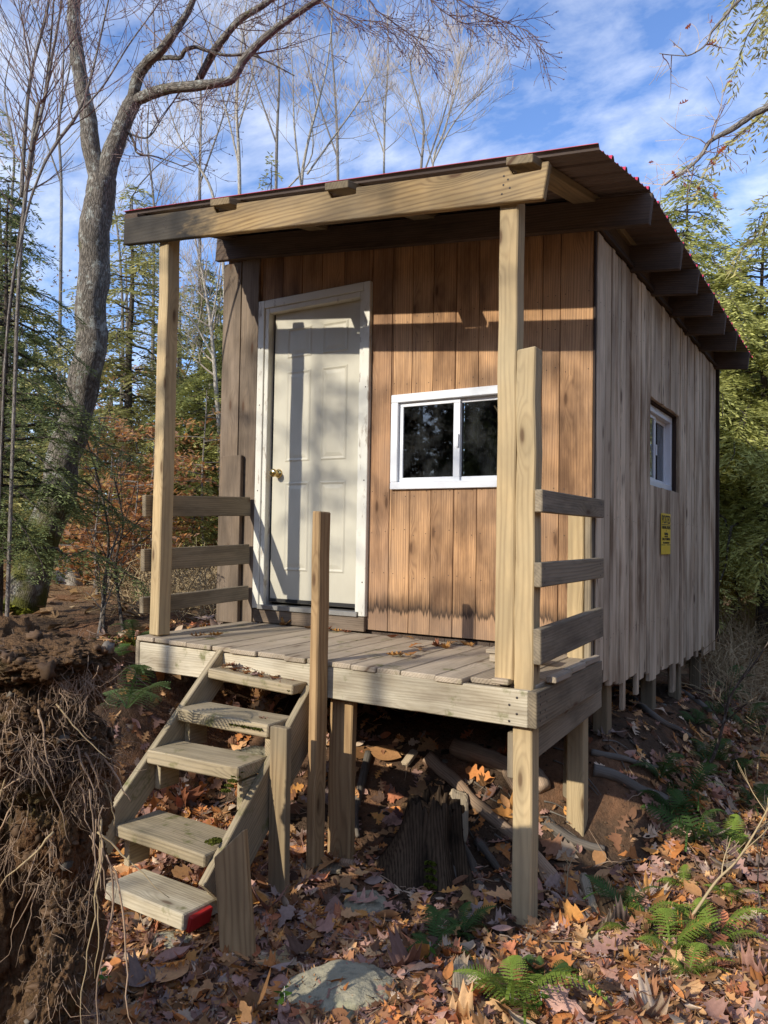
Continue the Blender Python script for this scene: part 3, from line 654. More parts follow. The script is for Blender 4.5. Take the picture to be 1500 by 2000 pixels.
# ------------------------------------------------------------------ LEAVES ON THE GROUND
def leaf_strip(half, curl=0., bend=0., fold=.25):
    """leaf outline from (t, half width) pairs -> verts (left, rib, right per t) and quads; unit length along +y"""
    V = []; n = len(half)
    for t, w in half:
        z = bend*(t-.5)**2*4-bend*.5
        for s_ in (-1, 0, 1):
            V.append((s_*w*(1-.3*abs(fold)), t-.5, z+abs(s_)*(fold*w+curl*w*w*1.6)))
    Fs = []
    for i in range(n-1):
        Fs += [(3*i, 3*i+1, 3*i+4, 3*i+3), (3*i+1, 3*i+2, 3*i+5, 3*i+4)]
    return np.array(V), Fs
OAK = [(-.12, .008), (0, .014), (.06, .05), (.13, .17), (.19, .19), (.25, .08), (.31, .09), (.37, .25), (.44, .30), (.48, .24), (.53, .11), (.6, .13), (.65, .27), (.71, .30), (.75, .2), (.81, .12), (.87, .15), (.93, .12), (1., .01)]
RED = [(-.14, .008), (0, .012), (.08, .05), (.16, .24), (.19, .22), (.24, .07), (.33, .08), (.40, .34), (.44, .28), (.50, .09), (.60, .10), (.68, .30), (.72, .22), (.79, .09), (.88, .12), (.92, .05), (1., .006)]
OVAL = [(-.14, .008), (0, .02), (.1, .13), (.25, .22), (.4, .26), (.55, .255), (.7, .21), (.82, .14), (.92, .07), (1, .005)]
MAPLE = [(-.25, .008), (0, .02), (.03, .22), (.05, .30), (.12, .22), (.17, .30), (.22, .50), (.28, .44), (.34, .40), (.40, .52), (.44, .34), (.50, .17), (.56, .16), (.64, .25), (.70, .16), (.80, .12), (.88, .05), (1, .004)]
LEAF_T = []
for shp in (OAK, RED, OVAL, MAPLE):
    for c, b, f in ((.1, .05, .12), (.5, -.10, -.12), (.8, .16, .35), (-.5, .04, -.25)): LEAF_T.append(leaf_strip(shp, c, b, f))
PAL = np.array([(.25, .135, .06), (.19, .095, .05), (.34, .20, .10), (.40, .25, .125), (.24, .14, .11), (.30, .185, .15), (.36, .15, .05), (.42, .21, .065), (.14, .075, .045), (.09, .055, .04), (.38, .30, .22), (.29, .115, .06), (.21, .16, .14)])
PALP = np.array([1.5, 1.3, 1.3, 1., 1.2, 1.3, .9, .8, .9, .7, .7, .8, .8]); PALP /= PALP.sum()
def rotmats(yaw, tx, ty):
    cy, sy = np.cos(yaw), np.sin(yaw); cx, sx = np.cos(tx), np.sin(tx); c2, s2 = np.cos(ty), np.sin(ty); o = np.zeros_like(yaw); e = np.ones_like(yaw)
    Rz = np.stack((np.stack((cy, -sy, o), -1), np.stack((sy, cy, o), -1), np.stack((o, o, e), -1)), 1)
    Rx = np.stack((np.stack((e, o, o), -1), np.stack((o, cx, -sx), -1), np.stack((o, sx, cx), -1)), 1)
    Ry = np.stack((np.stack((c2, o, s2), -1), np.stack((o, e, o), -1), np.stack((-s2, o, c2), -1)), 1)
    return Rz @ Rx @ Ry
def slope(x, y):
    e_ = .06; return (H(x+e_, y)-H(x-e_, y))/(2*e_), (H(x, y+e_)-H(x, y-e_))/(2*e_)
def litter_density(x, y):
    d = np.ones_like(x)
    under = (x > -2.4) & (x < .0) & (y > -.82)
    d = np.where(under, .10, d)
    bare = (x > -1.0) & (x < .05) & (y > -1.28+.06*np.sin(x*9)) & (y <= -.8); d = np.where(bare, .2, d)
    face = (x > -.1) & (x < .55) & (y > -.35) & (y < 3.2); d = np.where(face, .10+.9*sst(.12, .42, x+.04*np.sin(y*6)), d)
    d = np.where((x < -1.9) & (y < -.9), .3, d)
    d = np.where((x < -2.1) & (y > -1.2), .5, d)
    return d
N = 32000
x = np.concatenate((rng.uniform(-3.2, 2.8, N), rng.uniform(-2.2, 1.8, 14000))); y = np.concatenate((rng.uniform(-2.9, 3.6, N), rng.uniform(-2.4, -.1, 14000)))
keep = rng.random(len(x)) < litter_density(x, y)*np.where(np.hypot(x, y+1) > 2.6, .75, 1.)
x, y = x[keep], y[keep]; n = len(x)
sxx, syy = slope(x, y)
tiltx = np.arctan(syy)+rng.normal(0, .24, n); tilty = -np.arctan(sxx)+rng.normal(0, .24, n); flip = rng.random(n) < .08; tiltx = np.where(flip, tiltx+rng.normal(0, .6, n), tiltx)
z = H(x, y)+.008+np.abs(rng.normal(0, .016, n))+np.where(flip, .02, 0)
s = rng.lognormal(math.log(.078), .38, n).clip(.025, .20)
# tilt in world axes, then spin the leaf about its own up axis
Wt = rotmats(np.zeros(n), tiltx, tilty) @ rotmats(rng.uniform(0, 6.283, n), np.zeros(n), np.zeros(n))
Wt = Wt*np.stack((rng.uniform(.7, 1.15, n), rng.uniform(.85, 1.1, n), rng.uniform(.5, 1.5, n)), -1)[:, None, :]
T = np.concatenate((Wt*s[:, None, None], np.stack((x, y, z), -1)[:, :, None]), 2)
wgt = np.array([1.2, .8, .8, .6, 1.2, .8, .8, .6, .6, .5, .5, .4, .9, .7, .6, .5]); which = rng.choice(16, n, p=wgt/wgt.sum())
cols = PAL[rng.choice(len(PAL), n, p=PALP)]*rng.uniform(.9, 2.5, (n, 1))*np.array((1.14, 1.08, 1.02))
chunks = [batch('', LEAF_T[k][0], LEAF_T[k][1], None, T[which == k], cols[which == k]) for k in range(16)]
# farther off, plain small blades are enough
N = 26000; ang = rng.uniform(0, 6.283, N); rad = np.sqrt(rng.uniform(3.2**2, 22**2, N)); x = rad*np.cos(ang); y = rad*np.sin(ang)+1
ok = (y > -3) & ~((x > -2.75) & (x < .02) & (y < 4)); x, y = x[ok], y[ok]; n = len(x)
Wt = rotmats(np.zeros(n), rng.normal(0, .4, n), rng.normal(0, .4, n)) @ rotmats(rng.uniform(0, 6.283, n), np.zeros(n), np.zeros(n)); s = rng.uniform(.09, .2, n)
T = np.concatenate((Wt*s[:, None, None], np.stack((x, y, H(x, y)+.02), -1)[:, :, None]), 2)
simple_leaf = (np.array([(0, -.5, 0), (.32, 0, .12), (0, .5, 0), (-.32, 0, .1)]), [(0, 1, 2, 3)])
x3 = rng.uniform(.25, 5, 9000); y3 = rng.uniform(1.2, 9, 9000); n3 = 9000
Wt = rotmats(np.zeros(n3), rng.normal(0, .4, n3), rng.normal(0, .4, n3)) @ rotmats(rng.uniform(0, 6.283, n3), np.zeros(n3), np.zeros(n3))
T = np.concatenate((T, np.concatenate((Wt*rng.uniform(.06, .14, n3)[:, None, None], np.stack((x3, y3, H(x3, y3)+.02), -1)[:, :, None]), 2))); n += n3
pal2 = np.array([(.40, .25, .13), (.46, .28, .12), (.33, .19, .10), (.5, .36, .2), (.38, .2, .08)])
chunks.append(batch('', simple_leaf[0], simple_leaf[1], None, T, pal2[rng.integers(0, 5, n)]*rng.uniform(.6, 1.2, (n, 1))))
tag(raw('leaf_litter', chunks, M['leaf']), 'brown oak and maple leaves covering the forest floor', 'leaf litter', kind='stuff')

# twigs and bark crumbs among the leaves
mb = MB()
for k in range(900):
    px_, py_ = rnd.uniform(-2.2, 2.4), rnd.uniform(-2.3, 1.6)
    if rnd.random() > litter_density(np.array([px_]), np.array([py_]))[0]+.15: continue
    a = rnd.uniform(0, 6.28); L = rnd.uniform(.03, .22) if k % 12 else rnd.uniform(.3, .6); pts = []
    for i in range(4):
        qx, qy = px_+math.cos(a)*L*i/3+rnd.gauss(0, .006), py_+math.sin(a)*L*i/3+rnd.gauss(0, .006); pts.append((qx, qy, h(qx, qy)+.02+rnd.uniform(0, .025)))
    mb.tube(pts, np.linspace(rnd.uniform(.0018, .0045), .0012, 4), 4, cap=False, tint=rnd.random())
tag(mb.build('twig_litter', M['rootwood']), 'small broken twigs scattered through the fallen leaves', 'twigs', kind='stuff')

# crumbs of soil, bark and small stones on the bare bank
ico = bmesh.new(); bmesh.ops.create_icosphere(ico, subdivisions=1, radius=1); iv0 = np.array([tuple(v.co) for v in ico.verts]); if0 = np.array([[v.index for v in f.verts] for f in ico.faces]); ico.free(); chs = []
for k in range(3200):
    cx, cy = rng.uniform(-1.9, .8), rng.uniform(-1.3, 2.6); r0 = rng.lognormal(math.log(.006), .6); W = iv0*(1+rng.normal(0, .3, (len(iv0), 1)))*r0*rng.uniform((.6, .6, .3), (1.8, 1.8, .9))+np.array((cx, cy, h(cx, cy)+r0*.2))
    chs.append((W, if0, np.tile(np.array((.14, .09, .055) if k % 14 else (.34, .3, .24))*rng.uniform(.2, 1.4), (len(W), 1))))
tag(raw('soil_crumbs', chs, M['leaf']), 'crumbs of dark soil, bark and small stones on the bank under the cabin', 'soil', kind='stuff')

# single leaves one can point to
def leaf_obj(label, p, shape, size, col, yaw, tilt=(0, 0), group=None, mesh=None):
    V, Fs = LEAF_T[shape]
    o = raw('fallen_leaf', [(V*size, np.array(Fs), np.tile(np.array(col), (len(V), 1)))], M['leaf'])
    o.location = p; o.rotation_euler = (tilt[0], tilt[1], yaw); tag(o, label, 'leaf', group); return o
def on_ground(u, v, dz=.03):
    p = G(u, v); return (p.x, p.y, p.z+dz)
p = on_ground(780, 1612, .03); leaf_obj('purple brown lobed oak leaf standing on dark soil left of the rotten stump', p, 4, .16, (.23, .13, .13), R(170), (R(62), 0))
leaf_obj('large tan oak leaf lying flat between the stump and the corner post', on_ground(925, 1780, .04), 3, .18, (.42, .25, .10), R(60), (R(22), R(10)))
leaf_obj('pale beige maple leaf on the litter near the bottom right of the corner post', on_ground(1105, 1900, .04), 12, .17, (.46, .31, .17), R(200), (R(25), 0))
leaf_obj('big brown oak leaf at the bottom edge below the pale maple leaf', on_ground(1215, 1960, .04), 1, .22, (.27, .145, .075), R(150), (R(25), R(8)))
leaf_obj('large ochre maple leaf at the foot of the newel post plank', on_ground(545, 1895, .03), 13, .17, (.44, .33, .18), R(20), (R(20), 0))
leaf_obj('greyish lilac oak leaf lying right of the flat rock', on_ground(800, 1925, .04), 5, .22, (.31, .225, .2), R(300), (R(20), R(-10)))
leaf_obj('golden orange rounded leaf on the litter right of the corner post', on_ground(1140, 1845, .04), 9, .13, (.5, .26, .05), R(90), (R(15), R(10)))
leaf_obj('pale cream leaf beside the exposed root right of the corner post', on_ground(1180, 1775, .04), 10, .15, (.55, .42, .24), R(70), (R(22), R(10)))
leaf_obj('reddish star shaped leaf on the litter just right of the corner post foot', on_ground(1135, 1785, .03), 12, .15, (.34, .13, .09), R(110), (R(22), R(5)))
# leaves on the deck boards
for lab, pts in (('small curled brown leaf on the left half of the porch deck', [(386, 1243), (406, 1242), (422, 1240)]),
                 ('dry red brown leaf lying against the board below the door', [(553, 1222), (570, 1220), (610, 1226), (672, 1226), (690, 1228), (706, 1230)]),
                 ('orange brown leaf on the sunny middle of the porch deck', [(770, 1281), (782, 1280), (798, 1282), (806, 1279), (820, 1270), (830, 1271)]),
                 ('brown leaf on the deck at the foot of the plank wall', [(866, 1265), (886, 1256), (900, 1256), (912, 1259), (920, 1262), (858, 1262), (772, 1244), (806, 1247), (812, 1262)])):
    for (u, v) in pts:
        d = ray(u, v); t = 2.
        while True:
            q = CAM+d*t
            if q.z < deck_z(q.x)+.006: break
            t += .01
        q.y = min(q.y, -.06)
        leaf_obj(lab, (q.x, q.y, deck_z(q.x)+.010+rnd.uniform(0, .006)), rnd.choice((1, 2, 6, 9, 10, 14)), rnd.uniform(.06, .10), PAL[rnd.choice((0, 2, 6, 7, 11))]*1.2, rnd.uniform(0, 6.28), (R(rnd.uniform(-12, 12)), R(rnd.uniform(-14, 14))), 'leaves on the porch deck')
# the heap on the top step reads as one mass
T = []; C = []; chs = []
for k in range(46):
    sh = rnd.choice((0, 1, 2, 5, 6, 9, 10)); f = rnd.random()**.8 if k < 38 else rnd.uniform(.7, 1)
    e_ = Euler((R(rnd.uniform(-30, 30)), R(rnd.uniform(-30, 30)), rnd.uniform(0, 6.28))).to_matrix()
    Vv = np.array(LEAF_T[sh][0])*rnd.uniform(.05, .085) @ np.array(e_).T+np.array((-1.70+.48*f, -1.03+rnd.uniform(-.025, .035), -.137-.045*f+.036*rnd.random()*(1-.7*f)))
    chs.append((Vv, np.array(LEAF_T[sh][1]), np.tile(PAL[rnd.choice((0, 1, 4, 5, 6, 11))]*rnd.uniform(.8, 1.3), (len(Vv), 1))))
tag(raw('leaf_heap', chs, M['leaf']), 'heap of dry reddish leaves on the top porch step', 'leaf heap', kind='stuff')
leaf_obj('single orange leaf on the right end of the top porch step', (-1.235, -1.045, -.165), 12, .085, (.36, .14, .05), 1., (R(10), 0))
leaf_obj('small pinkish leaf on the right side of the second step', (-1.27, -1.19, -.318), 2, .07, (.35, .2, .13), 2., (R(8), R(6)))

# ------------------------------------------------------------------ ROCKS, STUMPS, ROOTS, DEBRIS
def blob(scale, seed, amp=.25, freq=1.6, sub=4, flat=0., fine=.06):
    bm = bmesh.new(); bmesh.ops.create_icosphere(bm, subdivisions=sub, radius=1)
    off = Vector((seed*7.3, seed*3.1, seed*1.7)); V = []; 
    for v in bm.verts:
        p = v.co.copy(); r = 1+amp*mn.noise(p*freq+off)+amp*.5*mn.noise(p*freq*2.3+off)+fine*mn.noise(p*freq*6+off)
        q = p*r
        if flat: q.z = max(q.z, -.4) if q.z < 0 else q.z*(1-flat) + flat*.55*math.tanh(q.z*2.2)
        V.append((q.x*scale[0], q.y*scale[1], q.z*scale[2]))
    Fs = [tuple(v.index for v in f.verts) for f in bm.faces]; bm.free(); return V, Fs
def rock(u, v, scale, rz, seed, label, dz=0.):
    p = G(u, v); mb = MB(); V, Fs = blob(scale, seed, .22, 1.4, 5, .6, .05); mb.add(V, Fs)
    o = mb.build('rock', M['rock'], None, smooth=True); o.location = (p.x, p.y, p.z+dz); o.rotation_euler = (R(8), R(-6), rz); tag(o, label, 'rock', 'rocks in the leaf litter')
rock(668, 1962, (.235, .18, .10), R(20), 1, 'large flat lichen grey rock at the bottom of the slope in front of the stairs', .0)
rock(712, 1768, (.12, .10, .055), R(-20), 2, 'small pale grey rock half buried in leaves left of the rotten stump', -.005)
rock(495, 1492, (.16, .10, .10), R(30), 3, 'rounded pale rock behind the open stairs', .02)
rock(1222, 1862, (.035, .03, .05), R(30), 4, 'tiny upright grey stone right of the corner post', .0)
rock(325, 1850, (.12, .08, .05), R(10), 6, 'flat tan stone under the lowest stair tread', .0)

def root(pts, r0, r1, label, mat='rootwood', sides=9, lump=.16, group='exposed roots around the cabin', name='exposed_root', cat='root', sub=6):
    """tube through survey points (world), tapered and lumpy"""
    pts = [Vector(p) for p in pts]; out = []
    for i in range(len(pts)-1):
        p0 = pts[max(i-1, 0)]; p1 = pts[i]; p2 = pts[i+1]; p3 = pts[min(i+2, len(pts)-1)]
        for k in range(sub):
            t = k/sub; out.append(.5*((2*p1)+(p2-p0)*t+(2*p0-5*p1+4*p2-p3)*t*t+(3*p1-p0-3*p2+p3)*t**3))
    out.append(pts[-1]); n = len(out)
    rad = [(r0+(r1-r0)*i/(n-1))*(1+lump*mn.noise(Vector((i*.35, r0*50, r1*80)))) for i in range(n)]
    out = [p+Vector((mn.noise(p*6), mn.noise(p*6+Vector((5, 0, 0))), mn.noise(p*6+Vector((0, 9, 0)))))*r0*.45 for p in out]
    mb = MB(); mb.tube(out, rad, sides, rough=.08); o = mb.build(name, M[mat], None, smooth=True); tag(o, label, cat, group); return o
def gpts(uv, dz=.01): return [G(u, v)+Vector((0, 0, dz)) for u, v in uv]
root(gpts([(835, 1492), (880, 1530), (940, 1588), (1010, 1650), (1090, 1730), (1140, 1780)], .02), .040, .026, 'thick bare sunlit root running down behind the corner post')
root(gpts([(885, 1472), (940, 1490), (990, 1510), (1040, 1530), (1066, 1560)], .04), .055, .042, 'broad pale root crossing the bank under the deck corner')
root(gpts([(985, 1500), (1000, 1545), (1030, 1575)], .03), .03, .02, 'short forked pale root behind the corner post')
root(gpts([(720, 1482), (705, 1540), (695, 1600), (700, 1640)], .02), .026, .012, 'thin dark root hanging down the bank beside the newel post', 'rootgrey')
root(gpts([(870, 1620), (905, 1665), (930, 1720), (960, 1760)], .01), .032, .016, 'dark muddy root creeping from the stump to the right', 'rootgrey')
root(gpts([(930, 1650), (975, 1700), (1000, 1740)], .01), .022, .012, 'second dark muddy root right of the stump', 'rootgrey')
root(gpts([(1160, 1520), (1215, 1535), (1280, 1560), (1330, 1580)], .02), .036, .022, 'gnarled grey root on the slope right of the rear porch post', 'rootgrey')
root(gpts([(1155, 1475), (1210, 1490), (1260, 1500), (1300, 1505)], .015), .02, .010, 'thin grey root higher on the slope by the side wall', 'rootgrey')
root(gpts([(1235, 1370), (1270, 1400), (1310, 1425), (1350, 1448)], .02), .026, .015, 'curved grey root on the bare bank under the side wall', 'rootgrey')
root(gpts([(1310, 1345), (1345, 1365), (1380, 1390), (1400, 1410)], .02), .028, .015, 'grey root running along the bank near the rear foundation post', 'rootgrey')
root(gpts([(1065, 1620), (1120, 1655), (1180, 1668)], .015), .03, .02, 'half buried root at the foot of the rear porch post', 'rootgrey')
root(gpts([(1055, 1700), (1100, 1760), (1150, 1800), (1165, 1830)], .01), .03, .02, 'low bare root behind the corner post foot')
for k in range(26):     # fine rootlets on the bare bank
    u = rnd.choice((rnd.uniform(1170, 1300), rnd.uniform(1050, 1110), rnd.uniform(880, 990))); v = 1400+(u-1050)*-.0+rnd.uniform(60, 240)
    if u > 1165: v = rnd.uniform(1430, 1560)
    du = rnd.uniform(30, 70); dv = rnd.uniform(10, 60)
    try: root(gpts([(u, v), (u+du*.5, v+dv*.4+rnd.uniform(-8, 8)), (u+du, v+dv)], .008), .006, .0025, 'thin wiry rootlet on the bare bank beside the posts', 'rootgrey', 5, .1, 'thin rootlets on the bank', 'rootlet', 'rootlet', 4)
    except Exception: pass

# rotten stump: hollow, dark, with ragged walls
p = G(805, 1735); p2 = P(812, 1570, (Vector((p.x, p.y+.12, p.z))-CAM).dot(FW))
stump = thing('rotten_stump', 'dark rotten stump with mossy splintered side below the porch deck', 'stump', (p.x, p.y+.10, p.z-.03))
hh = p2.z-p.z+.02; V = []; ks, ns = 72, 22
for i in range(ns):
    t = i/(ns-1)
    for j in range(ks):
        a = j*6.2832/ks; f = mn.noise(Vector((math.cos(a)*1.6, math.sin(a)*1.6, 2.)))
        top = hh*(1+.22*f+.22*mn.noise(Vector((math.cos(a)*5, math.sin(a)*5, 9.)))+.10*mn.noise(Vector((math.cos(a)*13, math.sin(a)*13, 9.)))); r = (.155-.05*t+.09*(1-t)**3)*(1+.38*f+.13*math.sin(a*6+f*5)*(1-.3*t)+.10*mn.noise(Vector((math.cos(a)*5, math.sin(a)*5, t*2.5)))+.05*mn.noise(Vector((math.cos(a)*14, math.sin(a)*14, t*3))))
        V.append((r*math.cos(a)*1.15+.03*t, r*math.sin(a)*.8+.06*t, top*t))
for i in range(5):       # hollow inside
    t = 1-i*.12
    for j in range(ks):
        q = V[(ns-1)*ks+j]; V.append((q[0]*(.80-.12*i)+.005, q[1]*(.8-.12*i), q[2]*t-.01*i))
nr = ns+5; Fs = [(i*ks+j, i*ks+(j+1) % ks, (i+1)*ks+(j+1) % ks, (i+1)*ks+j) for i in range(nr-1) for j in range(ks)]+[tuple(range((nr-1)*ks, nr*ks))]
mb = MB(); mb.add(V, Fs, [(q[2], q[0], q[1]) for q in V], .5); mb.build('stump_wood', M['charred'], stump, smooth=True)
mb = MB(); V, Fs = blob((.14, .12, .11), 4.2, .5, 2., 5, 0, .14); mb.add([(a-.02, b+.14, c+hh-.11) for a, b, c in V], Fs, [(q[2], q[0], q[1]) for q in V], .5); mb.build('soil_cap', M['soil'], stump, smooth=True)
mb = MB()
for k in range(4): mb.beam((.175+.014*k, -.13+.03*k, -.04), (.115+.012*k, -.03+.03*k, hh*(.6-.1*k)), (1, .6, 0), .05, .02, warp=.007)
mb.build('splintered_side', M['rootgrey'], stump, bevel=.004)
clump('moss_patch', [(.135-.008*k, -.165+.014*k, .02+.028*k, .032) for k in range(6)], M['moss'], stump, col=(.09, .11, .015), n=90, sz=.008)

def chunk(name, label, cat, u, v, size, rot, mat, dz=.04, seed=1., group=None, tap=.0):
    p = G(u, v); V, Fs = blob((1, 1, 1), seed, .34, 1.5, 5, 0, .16); W = []
    for a, b, c in V:
        q = lambda w: math.copysign(abs(w)**.38, w); W.append((q(a)*size[0]*(1-tap*b), q(b)*size[1], q(c)*size[2]))
    mb = MB(); mb.add(W, Fs, [(b+seed, a, c) for a, b, c in W], .4); o = mb.build(name, M[mat], None, smooth=True)
    o.location = (p.x, p.y, p.z+dz); o.rotation_euler = rot; tag(o, label, cat, group); return o
chunk('wood_chunk', 'pale split chunk of wood leaning on the bank behind the stump', 'wood chunk', 893, 1622, (.056, .15, .02), (R(42), R(10), R(32)), 'scrap', .07, 2.)
chunk('wood_chunk', 'small grey wood chip on the bank under the deck, left of the long root', 'wood chunk', 800, 1495, (.03, .055, .012), (R(40), 0, R(-20)), 'scrap', .03, 3.)
chunk('broken_log', 'splintered pale log end at the bottom edge right of the rock', 'log', 905, 1950, (.05, .16, .035), (R(14), R(20), R(35)), 'scrap', .01, 4., None, .6)
chunk('plank_offcut', 'short grey plank offcut lying in leaves beside the newel post', 'plank', 628, 1706, (.10, .03, .012), (R(10), 0, R(25)), 'rail', .02, 5.)
chunk('plank_offcut', 'narrow brown stick of wood in leaves below the newel post', 'plank', 665, 1697, (.07, .017, .014), (R(10), 0, R(15)), 'rootwood', .03, 6.)
chunk('rotten_wood', 'dark rotten log piece lying in leaves right of the corner post', 'log', 1195, 1808, (.04, .14, .035), (R(10), 0, R(28)), 'charred', .01, 7.)
chunk('fallen_branch', 'pale barked branch piece resting on leaves right of the corner post', 'branch', 1150, 1770, (.022, .12, .022), (R(20), 0, R(30)), 'scrap', .04, 8.)
for (u, v, D_, s_, lab) in ((135, 1192, 9.5, .13, 'pale cut stump in sunlit leaves behind the big forked tree, the right one of two'), (103, 1172, 10.5, .11, 'pale broken stump in sunlit leaves, just left of another pale stump')):
    q = P(u, v, D_); q.z = h(q.x, q.y); o = thing('tree_stump', lab, 'stump', q, 0, 'pale stumps on the bank')
    mb = MB(); n_ = 9; pts_ = [Vector((.02*math.sin(k), 0, -.1+k*(.55*s_/.13)/n_)) for k in range(n_)]
    mb.tube(pts_, [s_*(1.25-.3*k/n_+.15*mn.noise(Vector((k, u, 0)))) for k in range(n_)], 10, rough=.12); mb.build('trunk', M['barkbirch'], o, smooth=True)

# ------------------------------------------------------------------ UPROOTED ROOT PLATE, left foreground
RS = .74
rc = P(60, 1500, 3.05*RS)
rp = thing('uprooted_root_plate', 'upturned tree root plate hung with soil and dangling roots left of the stairs', 'root plate', (rc.x, rc.y, h(rc.x, rc.y)))
RO_ = Vector(rp.location)
def fib(p, f): return mn.fractal(p*f, 1., 2.1, 5)
def lump(u, v, D_, rx, ry, rz, seed, amp=.4):
    c = P(u, v, D_*RS); rx, ry, rz = rx*RS, ry*RS, rz*RS; bm = bmesh.new(); bmesh.ops.create_icosphere(bm, subdivisions=6, radius=1); V = []
    for w in bm.verts:
        q = w.co; k = 1+amp*fib(Vector((q.x, q.y, q.z*.7))+Vector((seed, 0, 0)), 1.6)*.6+.12*mn.noise(Vector((q.x*13, q.y*13, q.z*4+seed)))+.08*mn.noise(q*24)+.05*mn.noise(q*47)
        V.append(c+RT*(q.x*rx*k)+FW*(q.y*ry*k)+Vector((0, 0, 1))*(q.z*rz*k)-RO_)
    Fs = [tuple(x.index for x in f.verts) for f in bm.faces]; bm.free(); return [tuple(q) for q in V], Fs
mb = MB(); SURF = []
for args in ((20, 1350, 2.95, .30, .30, .17, 1., .5), (100, 1470, 3.02, .17, .24, .17, 2., .55), (130, 1580, 3.05, .14, .2, .22, 3., .6), (30, 1420, 3.0, .22, .25, .16, 8., .5),
             (160, 1700, 3.12, .085, .14, .22, 4., .6), (190, 1560, 3.15, .06, .12, .14, 9., .6), (-80, 1700, 3.35, .36, .3, .8, 5., .4), (60, 1850, 3.4, .26, .25, .45, 6., .4), (-60, 1330, 3.3, .5, .4, .26, 7., .4), (70, 1290, 2.82, .26, .2, .07, 15., .6), (95, 1400, 2.84, .13, .16, .10, 16., .7), (175, 1470, 2.92, .08, .1, .12, 17., .6), (20, 1450, 2.8, .12, .14, .10, 18., .7), (110, 1960, 2.95, .10, .14, .22, 12., .5)):
    V, Fs = lump(*args); mb.add(V, Fs); SURF.append(V)
mb.build('soil_mass', M['soil'], rp, smooth=True)
SURF = np.concatenate([np.array(s_) for s_ in SURF]); rs = np.random.default_rng(3)
fr_ = np.array(tuple(FW)); dep_ = (SURF+np.array(tuple(RO_))-np.array(tuple(CAM)))@fr_; SURF = SURF[dep_ < 3.05*RS]
ico = bmesh.new(); bmesh.ops.create_icosphere(ico, subdivisions=2, radius=1); iv = np.array([tuple(v.co) for v in ico.verts]); if_ = np.array([[v.index for v in f.verts] for f in ico.faces]); ico.free()
chs = []
for k in range(1500):    # crumbs of soil and small stones stuck in the mass
    r0 = rs.lognormal(math.log(.006), .5); W = iv*(1+rs.normal(0, .30, (len(iv), 1)))*r0*rs.uniform(.6, 1.3, 3)+SURF[rs.integers(len(SURF))]; chs.append((W, if_, np.tile(np.array((.19, .115, .065) if k % 25 else (.26, .22, .17))*rs.uniform(.25, 1.2), (len(W), 1))))
o = raw('soil_crumbs', chs, M['leaf'], rp); o['kind'] = 'stuff'
def drape(u, v, D_, ln, r, lean=(0, 0), curl=.5, n=12, seed=0):
    p = P(u, v, D_*RS); ln = ln*RS; out = []; d = RT*lean[0]-Vector((0, 0, 1)) - FW*lean[1]
    for i in range(n):
        out.append(p-RO_); w = 1.7*Vector((mn.noise(Vector((i*.5, seed, 0))), mn.noise(Vector((i*.5, seed, 7))), .4*mn.noise(Vector((i*.5, seed, 3)))))
        p = p+(d.normalized()+w*curl)*(ln/n)
    return out
# roots one can follow singly
ROOTS = [(395/2, 700/2+1250, 2.85, .62, .007, (.0, .0), .35), (200, 1640, 2.83, .75, .006, (.05, 0), .4), (215, 1690, 2.85, .70, .007, (.12, 0), .45), (225, 1700, 2.84, .85, .006, (.15, 0), .4), (188, 1600, 2.86, .5, .005, (.0, 0), .5),
         (190, 1625, 2.82, .38, .006, (1.1, 0), .3), (110, 1375, 2.72, .30, .005, (.9, 0), .35), (75, 1385, 2.68, .30, .007, (.25, 0), .4), (150, 1455, 2.78, .22, .007, (.35, 0), .4), (165, 1470, 2.8, .2, .007, (.4, .0), .5),
         (30, 1465, 2.72, .2, .008, (-.3, 0), .4), (105, 1625, 2.8, .34, .007, (-.8, 0), .6), (70, 1660, 2.8, .3, .005, (-.2, 0), .5), (195, 1460, 2.9, .25, .008, (.6, 0), .3), (60, 1510, 2.72, .24, .006, (-1.6, 0), .4), (205, 1530, 2.9, .2, .006, (.3, 0), .4)]
for k in range(18): ROOTS.append((rnd.uniform(20, 225), rnd.uniform(1380, 1760), rnd.uniform(2.72, 2.9), rnd.uniform(.12, .4), rnd.uniform(.003, .0055), (rnd.uniform(-.4, .5), 0), .55))
for k, (u, v, D_, ln, r, lean, cu) in enumerate(ROOTS):
    pts = drape(u, v, D_, ln, r, lean, cu, 12, k*1.7); mb = MB(); mb.tube(pts, np.linspace(r*.5, r*.16, 12), 6, rough=.1, tint=rnd.random()); mb.build('root', M['straw'] if k % 5 < 2 and k < 16 else M['rootwood'], rp, smooth=True)
mb = MB()
for c_ in range(120):     # tufts of hair roots, countless
    s0 = SURF[rs.integers(len(SURF))]; nh = rs.integers(12, 34); Lc = rs.uniform(.04, .16)
    for k in range(nh):
        p = Vector(s0+rs.normal(0, .017, 3)); dd = Vector((rs.normal(0, .35), rs.normal(0, .35), -1))-FW*.35; pts = [p]
        for i in range(5):
            dd = (dd+Vector(rs.normal(0, .45, 3))).normalized(); pts.append(pts[-1]+dd*(Lc*rs.uniform(.6, 1.3)/5))
        mb.tube(pts, np.linspace(.0009, .0003, 6), 3, cap=False, tint=rnd.random())
o = mb.build('hair_roots', M['rootwood'], rp); o['kind'] = 'stuff'
bp_ = [G(u, v) for u, v in ((150, 1262), (185, 1262), (215, 1258), (245, 1258), (262, 1262), (120, 1268), (90, 1268), (165, 1266))]
mo = clump('moss_cushion', [(p.x, p.y, p.z+.0, .10) for p in bp_], M['moss'], None, col=(.15, .16, .03), n=380, sz=.017)
tag(mo, 'bright moss cushion along the top edge of the bank left of the porch', 'moss')

